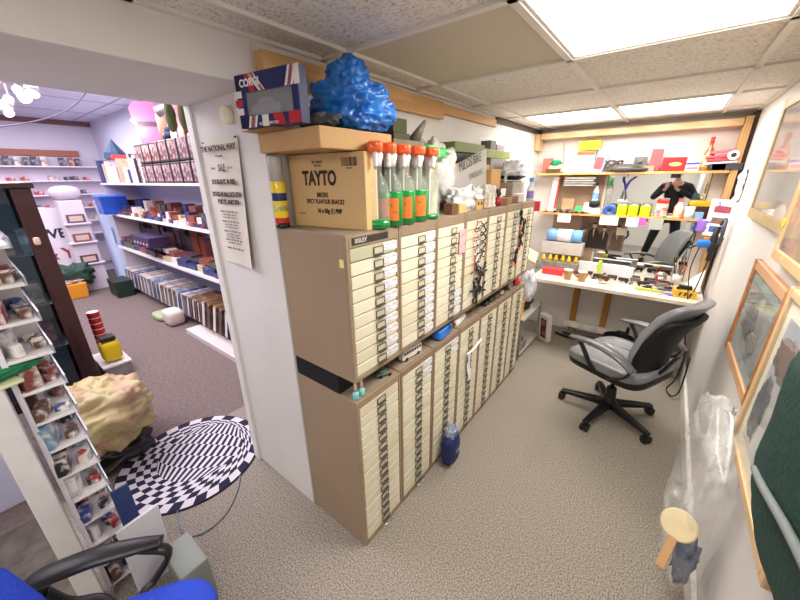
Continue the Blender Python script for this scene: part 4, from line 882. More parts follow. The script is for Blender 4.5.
P3=picture('large pale wood frame with a horse and rider print at the lower right',1.585,.95,.79,1.40,XR-.044,.03,mat('#d8b487',.4,c2='#c59d6c',kind='wave',scale=5,stretch=(3,3,.4)),mat('#d8b487',.4),pic3,mat('#e4dcc4',.6))
MB().blob((-.0045,.10,.42),(.001,.12,.06),83,.35,3).build('horse_shape',mat('#6a4f42',.6),P3,smooth=True); MB().blob((-.0045,.18,.22),(.001,.05,.10),84,.35,3).build('rider_shape',mat('#3f4046',.6),P3,smooth=True)
# dark green coat bag
gbag=thing('green_holdall','dark green cloth bag with a grey strap hanging at the right edge','bag',(.335,.72,1.02))
MB().blob((0,0,.19),(.055,.38,.22),91,.07,1.6,60,50,e=.5,ridge=.4).build('bag_body',mat('#123c33',.75,bump=.35,scale=60,noise_=.25),gbag,smooth=True)
MB().tube(bez([(-.045,.28,.06),(-.062,.15,.11),(-.066,.0,.155),(-.066,-.12,.18)],6),.008,8,flat=1).build('strap',mat('#7d8280',.7),gbag,smooth=True)
# clear bag on hanger
hgr=thing('coat_hanger','clear plastic clip hanger hooked on the large wood frame','hanger',(.345,1.55,.86))
MB().tube(bez([(0,.24,-.06),(0,.10,.0),(0,0,.03),(0,-.10,-.03),(0,-.20,-.12)],5),.006,8).tube([(0,.24,-.06),(0,.02,-.14),(0,-.20,-.12)],.004,7).build('hanger_bar',mat('#f2f2f4',.1,alpha=.7,coat=1),hgr,smooth=True)
MB().tube([(0,.02*math.cos(a),.055+.022*math.sin(a)) for a in [k*.5-.8 for k in range(9)]],.0025,6).build('hook',CHROME,hgr,smooth=True)
single('plastic_bag','large clear plastic bag hanging from the clip hanger on the right wall','plastic bag',
  MB().blob((.335,1.60,.49),(.065,.29,.36),95,.12,1.8,70,50,e=.5,ridge=.5),film('#ffffff',.22,.12,.3,4,.28),smooth=True)
br=thing('wooden_bat','round wooden disc with a short handle inside the clear bag','bat',(.27,1.32,.52))
br.rotation_euler=Vector((-.2,-.7,.65)).to_track_quat('Z','Y').to_euler()
MB().lathe([(.052,0),(.056,.006),(.052,.012),(.001,.013)],n=28).build('disc',mat('#e3cfa4',.6,noise_=.1,scale=20),br,smooth=False)
MB().box((.0,-.105,.006),(.028,.12,.014)).build('handle',mat('#c79a66',.6),br,bevel=.004)
single('dark_cloth','blue grey cloth wad at the bottom of the clear bag','cloth',MB().blob((.335,1.42,.30),(.03,.08,.11),96,.35,2.6),mat('#5e6a86',.7,c2='#31384e',scale=16),smooth=True)
# hanging rotary tool & papers near the corner
pa=single('paper_sheet','crumpled white paper pinned high in the corner beside the shelf post','paper',MB().grid(lambda u,v:(XR-.006-.03*abs(noise.noise(Vector((u*4,v*4,3)))),3.98-u*.33,1.50+v*.24+.05*u),12,12),mat('#f0eef0',.6),smooth=True)
mg=single('wall_leaflet','white leaflet with blue and red pictures pinned in the corner','leaflet',MB().box((0,0,0),(.003,.20,.30)),mat('#e9e6ec',.5,c2='#54609c',scale=16,lo=.36,hi=.42),loc=(XR-.06,3.86,1.39),rot=(0,0,.9))
for k,(dz,c) in enumerate([(.07,'#b04a5a'),(-.02,'#8a6a5c'),(-.09,'#4a64b0')]): MB().box((-.003,.0,dz),(.002,.12,.05)).build('picture_panel',mat(c,.5,noise_=.3,scale=30),mg)
tl=thing('rotary_tool','black rotary tool with a blue grip and cable hanging from the corner','rotary tool',(.34,3.60,1.22))
MB().tube(bez([(0,0,-.14),(.0,.01,-.05),(.0,.03,.05),(.01,.06,.12)],6),[.016]*5+[.024]*8+[.02]*6,12).build('tool_body',BLACK,tl,smooth=True)
MB().sup((-.05,.02,-.01),(.05,.025,.03),.6).build('blue_grip',mat('#2f7ddc',.35),tl,smooth=True)
MB().tube(bez([(.02,.08,.14),(.03,.0,.19),(.03,-.06,.12),(.03,-.05,.0)],6),.012,8).build('flex_shaft',mat('#4a4a4c',.4),tl,smooth=True)
MB().tube(bez([(0,0,-.14),(-.01,.0,-.25),(-.03,-.03,-.40),(-.05,-.04,-.46)],6),.0045,6).build('cable',BLACK,tl,smooth=True)
single('cable','thin black cable hanging down from the blue grip to the bench end','cable',MB().tube(bez([(.27,3.63,1.20),(.25,3.62,1.0),(.27,3.55,.84),(.28,3.50,.77)],8),.004,6),BLACK,smooth=True)
hk=single('wood_block','pine block carrying the rotary tool on the right post','block',MB().box((.325,3.90,1.20),(.05,.16,.06)),mat('#b9803e',.5),bevel=.004)
single('wall_bracket','small dark handle on the wall right of the mirror','bracket',MB().tube(bez([(.30,4.10,1.12),(.28,4.06,1.13),(.24,4.06,1.10),(.22,4.10,1.09)],5),.008,8),DARK,smooth=True)

# ============================================================ PHOTOGRAPHER (seen in the mirror)
per=thing('person','person in dark jacket and black trousers holding a phone, reflected in the mirror','person',(0,0,0))
def skin(name,verts,edges,rad,m,parent,root=0,sub=2):
    me=bpy.data.meshes.new(name); me.from_pydata(verts,edges,[]); o=bpy.data.objects.new(name,me); COL.objects.link(o); o.parent=parent
    sk=o.modifiers.new('skin','SKIN'); sk.use_smooth_shade=True
    me.materials.append(m)
    for k,r in enumerate(rad):
        v=me.skin_vertices[0].data[k]; v.radius=(r,r) if not isinstance(r,tuple) else r; v.use_root=(k==root)
    s=o.modifiers.new('sub','SUBSURF'); s.levels=sub; s.render_levels=sub
    return o
cx=.05; by=-.40
V=[(cx,by,.98),(cx,by,1.15),(cx,by+.01,1.36),(cx,by,1.52),(cx,by+.01,1.62),(cx,by+.03,1.68), #0-5 spine neck
   (cx-.11,by,.93),(cx-.20,by+.04,.50),(cx-.28,by,.09),(cx-.28,by+.13,.04),  #6-9 left leg
   (cx+.11,by,.93),(cx+.17,by+.04,.50),(cx+.20,by,.09),(cx+.20,by+.13,.04),  #10-13
   (cx-.20,by,1.50),(cx-.34,by+.06,1.28),(cx-.15,by+.27,1.47), #14-16 left arm
   (cx+.20,by,1.50),(cx+.34,by+.06,1.28),(cx+.0,by+.27,1.47)]  #17-19
Eg=[(0,1),(1,2),(2,3),(3,4),(4,5),(0,6),(6,7),(7,8),(8,9),(0,10),(10,11),(11,12),(12,13),(3,14),(14,15),(15,16),(3,17),(17,18),(18,19)]
Rr=[(.15,.11),(.13,.10),(.15,.11),(.15,.10),.055,.05,.085,.06,.042,.04,.085,.06,.042,.04,.055,.042,.028,.055,.042,.028]
n0=len(V)
def hand(wr,end,sgn):
    global V,Eg,Rr
    w=Vector(V[wr]); palm=w+Vector((0,.035,.045)); V.append(tuple(palm)); Rr.append((.03,.016)); Eg.append((wr,len(V)-1)); pi_=len(V)-1
    for k in range(4):
        base=palm+Vector((sgn*(-.022+.015*k),.012,.03)); mid=base+Vector((sgn*.006,.022-.004*k,.02)); tip=mid+Vector((sgn*.016,.002,.016-.004*abs(k-1)))
        a=len(V); V+= [tuple(base),tuple(mid),tuple(tip)]; Rr+=[.0088,.008,.0065]; Eg+=[(pi_,a),(a,a+1),(a+1,a+2)]
    a=len(V); V+=[tuple(palm+Vector((sgn*.03,-.004,.008))),tuple(palm+Vector((sgn*.045,.0,.028)))]; Rr+=[.010,.008]; Eg+=[(pi_,a),(a,a+1)]
hand(16,0,1); hand(19,0,-1)
skinm=mat('#d9a78c',.55)
skin('body',V,Eg,Rr,skinm,per)
hdm=MB(); 
def hw(p):
    x,y,z=p; 
    if y>0: x*=1-.12*(y/.1); 
    if z<0: x*=1+.25*z/.12; y*=1+.1*z/.12
    return (x,y,z)
hdm.sup((0,0,0),(.076,.096,.118),.9,.95,nu=32,nv=24,warp=hw)
hdm.sup((0,.096,-.012),(.012,.02,.022),.9,nu=12,nv=8)
for s in(-1,1): hdm.sup((s*.076,-.005,-.01),(.01,.018,.03),.9,nu=10,nv=8)
hdo=hdm.build('head',skinm,per,loc=(cx,by+.045,1.79),smooth=True)
for s in(-1,1): MB().sup((0,0,0),(.013,.009,.009),1,nu=12,nv=8).build('eye',mat('#e8e4e0',.2),per,loc=(cx+s*.03,by+.045+.086,1.795),smooth=True)
MB().sup((0,0,0),(.024,.006,.006),1,nu=12,nv=6).build('mouth',mat('#a8605a',.5),per,loc=(cx,by+.045+.09,1.74),smooth=True)
MB().sup((0,0,0),(.083,.10,.09),.9).build('hair',mat('#3a2c22',.8,bump=.5,scale=80),per,loc=(cx,by+.02,1.835),smooth=True)
jk=mat('#1d1d20',.8,bump=.3,scale=30); tr=mat('#141519',.8,bump=.2,scale=30)
skin('jacket',[V[k] for k in(1,2,3,4)]+[V[14],V[15],tuple(Vector(V[15]).lerp(Vector(V[16]),.9)),V[17],V[18],tuple(Vector(V[18]).lerp(Vector(V[19]),.9)),(cx,by,.93)],[(0,1),(1,2),(2,3),(2,4),(4,5),(5,6),(2,7),(7,8),(8,9),(0,10)],[(.165,.125),(.175,.13),(.17,.12),.07,.075,.058,.043,.075,.058,.043,(.17,.13)],jk,per,root=0)
skin('trousers',[V[0],V[6],V[7],V[8],V[10],V[11],V[12]],[(0,1),(1,2),(2,3),(0,4),(4,5),(5,6)],[(.165,.125),.105,.08,.062,.105,.08,.062],tr,per)
for s in(-1.65,1.18): MB().sup((cx+s*.17,by+.08,.045),(.05,.14,.044),.6,1).build('shoe',BLACK,per,smooth=True)
phn=thing('phone','black phone held up by the person behind the camera','phone',(.06,-.03,1.70))
MB().box((-.06,0,0),(.15,.009,.075)).build('phone_body',BLACKG,phn,bevel=.004)

# ============================================================ SHOP: LONG SHELF UNIT ON THE RIGHT
rs=random.Random(21)
un=thing('shop_shelving','long white shelving unit along the right side of the shop','shelving',(-5.15,1.5,0))
SW=mat('#e9d8d6',.5); 
for z in(.10,.75,1.27,1.71): MB().span((-1.8,0,z-.025),(2.2,.45,z)).build('shelf_board',SW,un,bevel=.003)
MB().span((-1.8,.45,0),(2.2,.47,1.9)).build('back_panel',mat('#d4daf6',.4),un)
for x in(-1.78,2.18): MB().span((x-.012,.03,0),(x+.012,.45,1.74)).build('upright',mat('#d9ccd0',.5),un)
for z in (.75,1.27): MB().span((-1.8,-.012,z-.03),(2.2,0,z+.002)).build('price_rail',mat('#f1ecf2',.3),un)
def row(name,labels,cat,group,x0,x1,y,z,dims,cols,gap=.01,tilt=0,ry=0,jit=.01,extra=None):
    """things standing side by side; dims=(w,d,h) ranges"""
    x=x0; k=0
    while x<x1:
        w=rs.uniform(*dims[0]); d=rs.uniform(*dims[1]); h=rs.uniform(*dims[2]); c=rs.randrange(len(cols))
        m=MB().box((0,0,h/2),(w,d,h))
        o=m.build(name,mat(cols[c][0],.45,c2=cols[c][1],scale=rs.choice([18,30]),lo=.3,hi=.42) if rs.random()<.45 else mat(cols[c][0],.4),loc=(x+w/2,y+rs.uniform(-jit,jit),z+.001+abs(math.sin(tilt))*w*.5),rot=(0,tilt,rs.uniform(-.12,.12)+ry))
        tag(o,labels%cols[c][2],cat,group)
        if extra: extra(o,w,d,h)
        x+=w+rs.uniform(.3,1.5)*gap; k+=1
mix=[('#8d4a3c','#d8b8a8','brick red'),('#4b4350','#a9a0b0','slate grey'),('#c9b49a','#8a6a58','tan'),('#2f3c6a','#9aa4d0','navy'),('#e6dcd8','#a08a86','off-white'),('#6a2f36','#c79a9a','maroon'),('#5a5a46','#b0a888','olive')]
dark=[('#3b2c2e','#86706e','dark brown'),('#46424e','#8f8a99','charcoal'),('#5f2c30','#b88a88','dark red')]
def windowed(o,w,d,h):
    MB().box((0,-d/2-.001,h/2),(w*.8,.002,h*.7)).build('window_panel',mat('#b9aaa8',.3,c2='#6a5254',scale=25,lo=.4,hi=.6),o)
# top shelf: two tiers of framed clear boxes near the jamb, boards and figures further along
for tier,z in enumerate((1.711,1.925)):
    for k in range(7):
        x=-5.05+k*.245+.02*tier
        o=bxthing('display_box','black-framed clear model box in the two-tier stack on the top shelf','box',(x,1.60,z),(.225,.16,.205),mat('#35292e',.4),0,'clear model boxes on the top shelf',bevel=.006)
        MB().box((0,-.081,0),(.19,.003,.165)).build('clear_front',mat('#b59c9c',.15,c2='#6b4a4e',scale=20,lo=.4,hi=.6,coat=.6),o)
row('book','%s tall book standing on the top shelf of the shop unit','book','tall books on the top shelf',-5.5,-5.1,1.62,1.711,((.03,.06),(.18,.22),(.26,.34)),[('#efe6e6','#b0a0a8','white'),('#3a3238','#8a8088','black')],gap=.008)
row('box','%s upright carton on the top shelf further along','box','upright cartons on the top shelf',-6.9,-5.6,1.62,1.711,((.08,.16),(.12,.2),(.16,.32)),mix[2:5],gap=.02)
pk=thing('plush_card','bright pink figure-shaped card standing on the stacked clear boxes','card',(-4.78,1.60,2.131),.9)
MB().prism([(-.10,0),(.10,0),(.14,.22),(.15,.36),(.09,.42),(-.09,.42),(-.15,.36),(-.13,.2)],(0,0,0),(1,0,0),(0,0,1),(0,.02,0)).build('card_shape',mat('#f0507c',.5),pk,bevel=.004)
MB().box((0,-.002,.20),(.20,.004,.05)).build('dark_band',mat('#33213c',.5),pk)
single('tan_cylinder','tan cylinder standing on the stacked clear boxes right of the pink card','cylinder',MB().lathe([(.04,0),(.045,.25),(.03,.28),(.001,.285)],(-4.38,1.60,2.131),14),mat('#e0b090',.5),smooth=True)
single('dark_plush','dark blue rounded toy on the stacked clear boxes','toy',MB().sup((-4.2,1.58,2.17),(.08,.06,.04),.8).sup((-4.2,1.58,2.22),(.04,.04,.03),1),mat('#2f3550',.6),smooth=True)
for k,(x,c,l) in enumerate([(-4.0,'#e6e2ea','white'),(-3.82,'#b8242e','red'),(-3.62,'#d8ccd0','pale pink')]):
    single('boxed_figure',l+' boxed figure on top of the stacked clear boxes','box',MB().box((x,1.60,2.131+.13),(.14,.12,.26),taper=.85),mat(c,.4,c2='#5a4048',scale=18,lo=.3,hi=.45),bevel=.004)
dm=thing('toy_house','dark blue pointed toy tower on the cartons at the far end of the top shelf','toy',(-6.3,1.62,2.03))
MB().lathe([(.13,0),(.12,.08),(.05,.18),(.001,.26)],n=10).build('roof',mat('#2d4a66',.5),dm); MB().box((0,0,.02),(.3,.16,.06)).build('base',mat('#c24a4a',.5),dm,bevel=.004)
# shelf 2 : jumble of models
row('model_box','%s small model box on the second shelf of the shop unit','box','model boxes at the front of the second shelf',-6.9,-3.1,1.60,1.272,((.07,.14),(.08,.12),(.06,.15)),mix,gap=.02)
row('model_box','%s taller box at the back of the second shelf','box','taller boxes at the back of the second shelf',-6.9,-3.1,1.80,1.272,((.09,.18),(.10,.14),(.10,.22)),mix+dark,gap=.05)
row('model_piece','%s small model lying at the front edge of the second shelf','model','small models along the second shelf edge',-6.9,-3.1,1.53,1.272,((.05,.10),(.03,.05),(.03,.05)),mix,gap=.05)
# shelf 3
row('kit_box','%s flat box on the third shelf of the shop unit','box','flat boxes on the third shelf',-6.9,-3.1,1.60,.752,((.16,.26),(.14,.18),(.05,.09)),mix,gap=.01)
row('kit_box','%s flat box stacked second on the third shelf','box','stacked flat boxes on the third shelf',-6.9,-3.2,1.62,.846,((.14,.22),(.12,.16),(.03,.06)),mix,gap=.04)
row('picture_pack','%s wrapped pack standing at the back of the third shelf','pack','wrapped packs at the back of the third shelf',-6.9,-3.1,1.86,.752,((.14,.22),(.05,.07),(.26,.38)),dark+mix[:2],gap=.02)
cr=thing('purple_crate','dark purple crate of small flowers standing on the third shelf','crate',(-5.35,1.50,.94))
MB().box((0,0,.06),(.62,.22,.13),taper=1.08).build('crate_body',mat('#3a2b52',.5),cr,bevel=.006)
for k in range(5): MB().sup((-.22+k*.11,-.116,.03),(.02,.006,.02),.9,nu=12,nv=8).build('printed_flower',mat('#c9a4b8',.5),cr,smooth=True)
# bottom: albums standing
alb=[('#d9d3dc','#8a8494','pale grey'),('#6a7a9c','#c0c8d8','steel blue'),('#3f4658','#9098a8','dark blue'),('#b9a48e','#7a6650','tan'),('#a9a4b0','#6a6672','grey')]
x=-6.85; k=0
while x<-3.15:
    w=rs.uniform(.025,.045); c=rs.choice(alb if x<-4.5 else [('#7a5a40','#b89a78','brown'),('#3b3f4c','#8a8a94','dark grey'),('#6a4a34','#a98a6a','dark brown')]); big=x>-4.1
    h=.30 if not big else .36
    t_=.30 if not big else .36
    o=MB().box((0,0,h/2),(w if not big else .06,.34,h)).build('record_album',mat(c[0],.4,c2=c[1],scale=10,lo=.35,hi=.5,coat=.3),loc=(x,1.62 if not big else 1.60,.105+.02),rot=(0,t_,rs.uniform(-.05,.05)),bevel=.002)
    tag(o,'%s record album leaning in the row on the bottom shelf'%c[2] if not big else '%s thick ring binder leaning at the near end of the bottom shelf'%c[2],'album','albums on the bottom shelf' if not big else 'thick binders on the bottom shelf')
    MB().box((0,-.171,h/2),(w*.7 if not big else .045,.002,h*.9)).build('spine',mat('#e6e0e0' if k%2 else '#5a5560',.5),o)
    x+=w+rs.uniform(.03,.05) if not big else rs.uniform(.12,.16); k+=1
single('green_crate','dark green crate of books at the far end of the bottom shelf','crate',MB().box((-6.75,1.33,.13),(.40,.22,.26),taper=1.05),mat('#26382f',.5,noise_=.3,scale=20),bevel=.008)
single('white_cushion','cream rounded box on the floor edge in front of the albums','box',MB().sup((-4.75,1.36,.10),(.14,.10,.10),.5),mat('#dcd0c6',.6),smooth=True)
single('green_tray','pale green tray on the floor before the shop shelves','tray',MB().sup((-5.08,1.36,.04),(.17,.12,.04),.5),mat('#a9b48a',.6),smooth=True)
single('wooden_plinth','low white platform board jutting from under the near end of the shop shelves','board',MB().span((-4.3,1.32,.0),(-2.9,1.49,.06)),mat('#d9d0cc',.5),bevel=.004)
# hanging olive things & track lights
hg=thing('hanging_gourds','pair of olive green pouches hanging from the shop ceiling beam','pouch',(-2.95,1.18,2.20))
for s in(-1,1):
    MB().blob((s*.035+.02,s*.03,-.03),(.032,.032,.10),101+s,.12,2).build('pouch_body',mat('#5c6136',.7),hg,smooth=True)
    MB().cyl((s*.03+.02,s*.03,.06),(s*.02,s*.03,.30),.006,n=7).build('strap',mat('#33352a',.7),hg)
MB().cyl((0,0,.30),(0,0,.575),.003,n=6).build('cord',DARK,hg)
LB=mat('#ffdcc8',.5,emit=4)
def spot(label,p,d):
    r=thing('spotlight',label,'spotlight',p)
    D=Vector(d).normalized(); a=Vector((0,0,0))
    MB().cyl(a,a+D*.11,.032,.045,n=16).build('lamp_can',mat('#b9b4bc',.3,metal=.6),r,smooth=True)
    MB().cyl(a+D*.108,a+D*.113,.04,n=16).build('bulb',LB,r)
    MB().cyl(a,(0,0,.12),.008,n=8).build('arm',STEEL,r); return r
spot('white spotlight nearest the lintel in the left cluster of the shop ceiling',(-3.9,.62,2.44),(.5,-.2,-.8)); spot('second spotlight of the left cluster, aimed at the floor',(-4.4,.60,2.46),(.6,.2,-.7))
spot('third spotlight of the left cluster',(-4.9,.60,2.46),(.4,-.4,-.8)); spot('farthest spotlight of the left cluster',(-5.5,.60,2.46),(.7,.2,-.6))
spot('spotlight above the pink card',(-5.0,1.62,2.44),(-.3,-.6,-.7)); spot('spotlight beside the hanging olive pouches',(-3.75,1.45,2.36),(-.6,-.5,-.3))
single('light_track','thin ceiling track carrying the left spotlight cluster','light track',MB().span((-5.8,.58,2.575),(-3.6,.62,2.60)).span((-5.6,.59,2.6),(-5.58,.61,2.78)).span((-3.8,.59,2.6),(-3.78,.61,2.78)),mat('#d0ccd8',.5))
for n,p in enumerate([(-5.0,1.55,2.40),(-4.5,.55,2.35)]):
    l=bpy.data.lights.new('spot_glow','POINT'); l.energy=14; l.color=(1,.8,.7); l.shadow_soft_size=.08; o=bpy.data.objects.new('spot_glow',l); COL.objects.link(o); o.location=(p[0]+.25,p[1]-.2,p[2]-.1)
single('cable','dark cable hanging in an arc from the shop ceiling','cable',MB().tube(bez([(-3.6,1.0,2.77),(-3.9,.95,2.45),(-4.6,.8,2.3),(-5.6,.4,2.25),(-7,-.2,2.3)],8),.006,6),mat('#6a6680',.6),smooth=True)

# ============================================================ SHOP: FAR WALL
fs=thing('wall_shelving','white slatted wall shelving across the far shop wall','shelving',(-8.93,-.2,0))
MB().span((-.06,-1.9,.2),(-.01,2.15,2.16)).build('back_panel',mat('#d9cfdc',.6),fs)
for z in(2.0,1.76,1.52,1.28,1.04,.80): MB().span((-.01,-1.9,z-.02),(.20,2.15,z)).build('shelf_board',mat('#f0e6ec',.5),fs)
for rw,(z,h0,h1) in enumerate([(2.0,.13,.16),(1.76,.05,.10),(1.52,.05,.1),(1.28,.05,.09),(1.04,.06,.12)]):
    y=-1.0
    while y<1.75:
        w=rs.uniform(.07,.10) if rw==0 else rs.uniform(.08,.16); h=rs.uniform(h0,h1)
        c=rs.choice([('#e6dcd6','#b08a80','cream'),('#a85a52','#e0c0b8','red'),('#4c4650','#a09aa6','dark')] if rw==0 else [('#a8444c','#e0b8b8','red'),('#463c46','#9a8c98','dark'),('#d9c8c4','#a88a86','cream')])
        if rs.random()<(.97 if rw==0 else .7):
            tag(MB().box((0,0,h/2),(.09,w*.8,h)).build('boxed_model',mat(c[0],.5,c2=c[1],scale=20,lo=.4,hi=.55),loc=(-8.83,y,z+.001)),'%s small box on the %s row of the far wall shelving'%(c[2],['top','second','third','fourth','fifth'][rw]),'box','boxes on the far wall, %s row'%['top','second','third','fourth','fifth'][rw])
        y+=w*(1.25 if rw==0 else 1.3)
# round sign
rsn=thing('round_sign','large round white sign with dark and red lettering leaning in the far shop','sign',(-7.9,.86,.80),(0,-.08,0))
MB().lathe([(.56,0),(.56,.02),(.001,.021)],n=48,rot=(0,PI/2,0)).build('disc',mat('#dcd3da',.5),rsn)
textpart('WEL',.21,mat('#2b2436',.6),rsn,(.024,.10,.13),(PI/2,0,PI/2),offset=.006); textpart('& YA',.24,mat('#a02a3c',.6),rsn,(.024,.12,-.20),(PI/2,0,PI/2),offset=.008)
single('display_stand','white tiered stand of small framed goods in front of the round sign','stand',MB().box((-7.62,1.17,.73),(.36,.34,1.46),taper=.85).box((-7.44,1.17,.45),(.10,.38,.03)).box((-7.44,1.17,.8),(.10,.36,.03)).box((-7.44,1.17,1.1),(.10,.34,.03)),mat('#dccfd6',.5),bevel=.01)
for k,(z,c) in enumerate([(.465,'#5a4648'),(.815,'#8a5a52'),(1.115,'#6a5a60')]):
    r=thing('framed_card',['lowest','middle','topmost'][k]+' small framed card on the white tiered stand','card',(-7.42,1.17,z)); MB().box((0,0,.07),(.02,.22,.13)).build('frame',mat(c,.5),r,bevel=.003); MB().box((.011,0,.07),(.002,.16,.08)).build('card_print',mat('#d8b8a8',.5),r)
single('round_lamp_shade','pale round domed lamp on top of the white tiered stand','lamp',MB().sup((-7.62,1.17,1.57),(.14,.19,.11),.8),mat('#cdbfc8',.5),smooth=True)
fr=thing('display_fridge','pale blue upright cabinet with a pink circle beside the white stand','cabinet',(-7.32,1.70,0),-.1)
MB().box((0,0,.72),(.50,.50,1.44)).build('body',mat('#c5d4f4',.35,noise_=.1,scale=3),fr,bevel=.01)
MB().box((.252,0,.75),(.006,.44,1.2)).build('door',mat('#d6e2fb',.3),fr,bevel=.004); MB().lathe([(.10,0),(.10,.004),(.001,.004)],n=24,rot=(0,PI/2,0)).build('pink_circle',mat('#e58ac0',.5),fr,loc=(.256,.02,.62)); MB().box((.262,-.17,.9),(.02,.02,.26)).build('handle',mat('#8a90b0',.4),fr)
bt=thing('blue_crate','bright blue plastic crate at the far end of the shop shelf','crate',(-6.65,1.50,1.275))
MB().box((0,0,.13),(.30,.30,.26),taper=1.08).build('crate_body',mat('#2450bc',.35,noise_=.3,scale=8),bt,bevel=.01); MB().box((0,0,.26),(.34,.34,.03)).build('rim',mat('#5c84ea',.35),bt,bevel=.005)
ot=thing('orange_tub','orange tub filled with odds and ends on the shop floor','tub',(-7.2,.84,0.0))
MB().box((0,0,.12),(.26,.26,.24),taper=1.12).build('tub_body',mat('#f0a02e',.45),ot,bevel=.015); MB().blob((0,0,.25),(.12,.12,.04),111,.4,4).build('contents',mat('#a8584a',.6,c2='#d9c8b8',scale=20),ot,smooth=True)
single('green_cloth','dark green cloth heap behind the orange tub','cloth',MB().blob((-7.3,.90,.34),(.15,.24,.16),112,.3,3,zmin=.002),mat('#2c4a3c',.7),smooth=True)

# ============================================================ SHOP: GLASS DISPLAY CABINET (LEFT)
MG=mat('#3a1a1a',.35,c2='#2a1012',kind='wave',scale=3,stretch=(3,3,.3),coat=.3)
gc=thing('display_cabinet','dark mahogany glass display cabinet in the left of the shop','display cabinet',(-3.77,.40,0))
MB().span((-.03,-.11,0),(.02,0,1.70)).build('corner_post',MG,gc,bevel=.004)
MB().span((-.45,-1.5,1.70),(.04,.02,1.74)).build('top',MG,gc,bevel=.006)
MB().span((-.45,-1.5,0),(.0,0,.10)).build('plinth',MG,gc,bevel=.004)
MB().span((-.45,-.02,.1),(-.03,0,1.7)).build('side_panel',MG,gc); MB().span((-.45,-1.5,.1),(-.43,-.02,1.7)).build('back_panel',mat('#2e3a42',.5,noise_=.3,scale=3),gc)
MB().span((-.03,-1.5,0),(.02,-1.42,1.70)).build('corner_post',MG,gc,bevel=.004)
for z in(.45,.82,1.22): MB().span((-.42,-1.42,z-.008),(-.035,-.02,z)).build('glass_shelf',mat('#a9b8b8',.1,alpha=.5,coat=.5),gc)
MB().span((-.015,-1.42,.1),(-.010,-.13,1.70)).build('glass_pane',mat('#33434c',.05,alpha=.38,coat=1),gc)
MB().sup((.028,-.07,1.32),(.01,.02,.03),.6).build('lock_plate',mat('#d9b8a0',.4),gc,smooth=True)
cab=[('#b9a888','#7a6a50','tan'),('#5c7c98','#a9c0d0','blue'),('#8a3c3c','#c98a80','red'),('#d9d2c4','#9a9284','cream'),('#4a5458','#8a989c','grey')]
for lv,z in enumerate((.452,.822,1.222)):
    y=-.60
    while y<.30:
        w=rs.uniform(.08,.15); h=rs.uniform(.05,.2); c=rs.choice(cab)
        tag(MB().box((0,0,h/2),(rs.uniform(.1,.2),w,h)).build('cabinet_item',mat(c[0],.45,c2=c[1],scale=15,lo=.4,hi=.55),loc=(-3.77-.16,y+w/2-.02,z),rot=(0,0,0),bevel=.004),'%s boxed item on the %s glass shelf of the mahogany cabinet'%(c[2],['lowest','middle','top'][lv]),'box','items in the glass cabinet, %s shelf'%['lowest','middle','top'][lv])
        y+=w+rs.uniform(.01,.05)
for k,(y,c) in enumerate([(-.15,'#d8b8bc'),(.0,'#a8505a'),(.14,'#e6d8dc'),(-.32,'#c9a8a8')]): single('soft_toy',['pink and white','dusty red','white','rosy beige'][k]+' bundle lying on top of the mahogany cabinet','bundle',MB().blob((-3.95,y,1.80),(.12,.06,.055),120+k,.3,3,zmin=1.742),mat(c,.6,c2='#8a5a60',scale=16),smooth=True)
# crate with yellow bag right of cabinet
cr=thing('white_drawer_unit','low white box unit of goods right of the mahogany cabinet','box unit',(-3.98,.545,0))
MB().box((0,0,.06),(.4,.20,.12)).build('unit_body',mat('#9a908e',.5,noise_=.2,scale=10),cr,bevel=.005); MB().box((0,0,.13),(.42,.22,.02)).build('white_top',mat('#e2dcda',.5),cr,bevel=.003)
yb=thing('yellow_bag','bright yellow packet with dark lettering band on the low white unit','packet',(-3.88,.545,.141))
MB().sup((0,0,.11),(.07,.075,.10),.5).build('packet_body',mat('#e8c81c',.4,bump=.4,scale=16),yb,smooth=True); MB().box((0,0,.235),(.11,.11,.04)).build('dark_band',mat('#2a1c20',.5),yb,bevel=.006)
for k in range(8): single('striped_tin',['lowest','second lowest','third lowest','fourth lowest','fifth lowest','third from the top','second from the top','topmost'][k]+' red and white tin in the stack behind the mahogany post','tin',MB().lathe([(.045,0),(.047,.004),(.047,.05),(.045,.054)],(-4.10,.54,.141+.056*k),18,m=[0,0,1]),[RED,mat('#eee6e4',.4)],'red and white tins',smooth=True)

# ============================================================ BAGS ON THE SHOP FLOOR, COUNTER
single('bin_bag','black rubbish bag slumped under the beige bag','bag',MB().blob((-2.66,.20,.075),(.24,.23,.08),131,.25,2.4,zmin=.002),mat('#101012',.3,bump=.6,scale=12,coat=.3),smooth=True)
single('beige_bag','large crumpled beige-green plastic bag by the rug','bag',MB().blob((-2.62,.22,.34),(.27,.26,.19),132,.24,1.8,60,44,ridge=.6),mat('#bdb07c',.45,bump=.7,scale=10,c2='#b58f74',detail=2,lo=.3,hi=.6),smooth=True)
ct=thing('shop_counter','pale blue-white shop counter panel at the far left','counter',(-2.62,-.75,0))
MB().span((-.6,-.8,0),(0,.62,.90)).build('front_panel',mat('#c3c6de',.5,noise_=.05,scale=4),ct,bevel=.006); MB().span((-.62,-.82,.90),(.02,.64,.93)).build('counter_top',mat('#e6e2e6',.4),ct,bevel=.004)

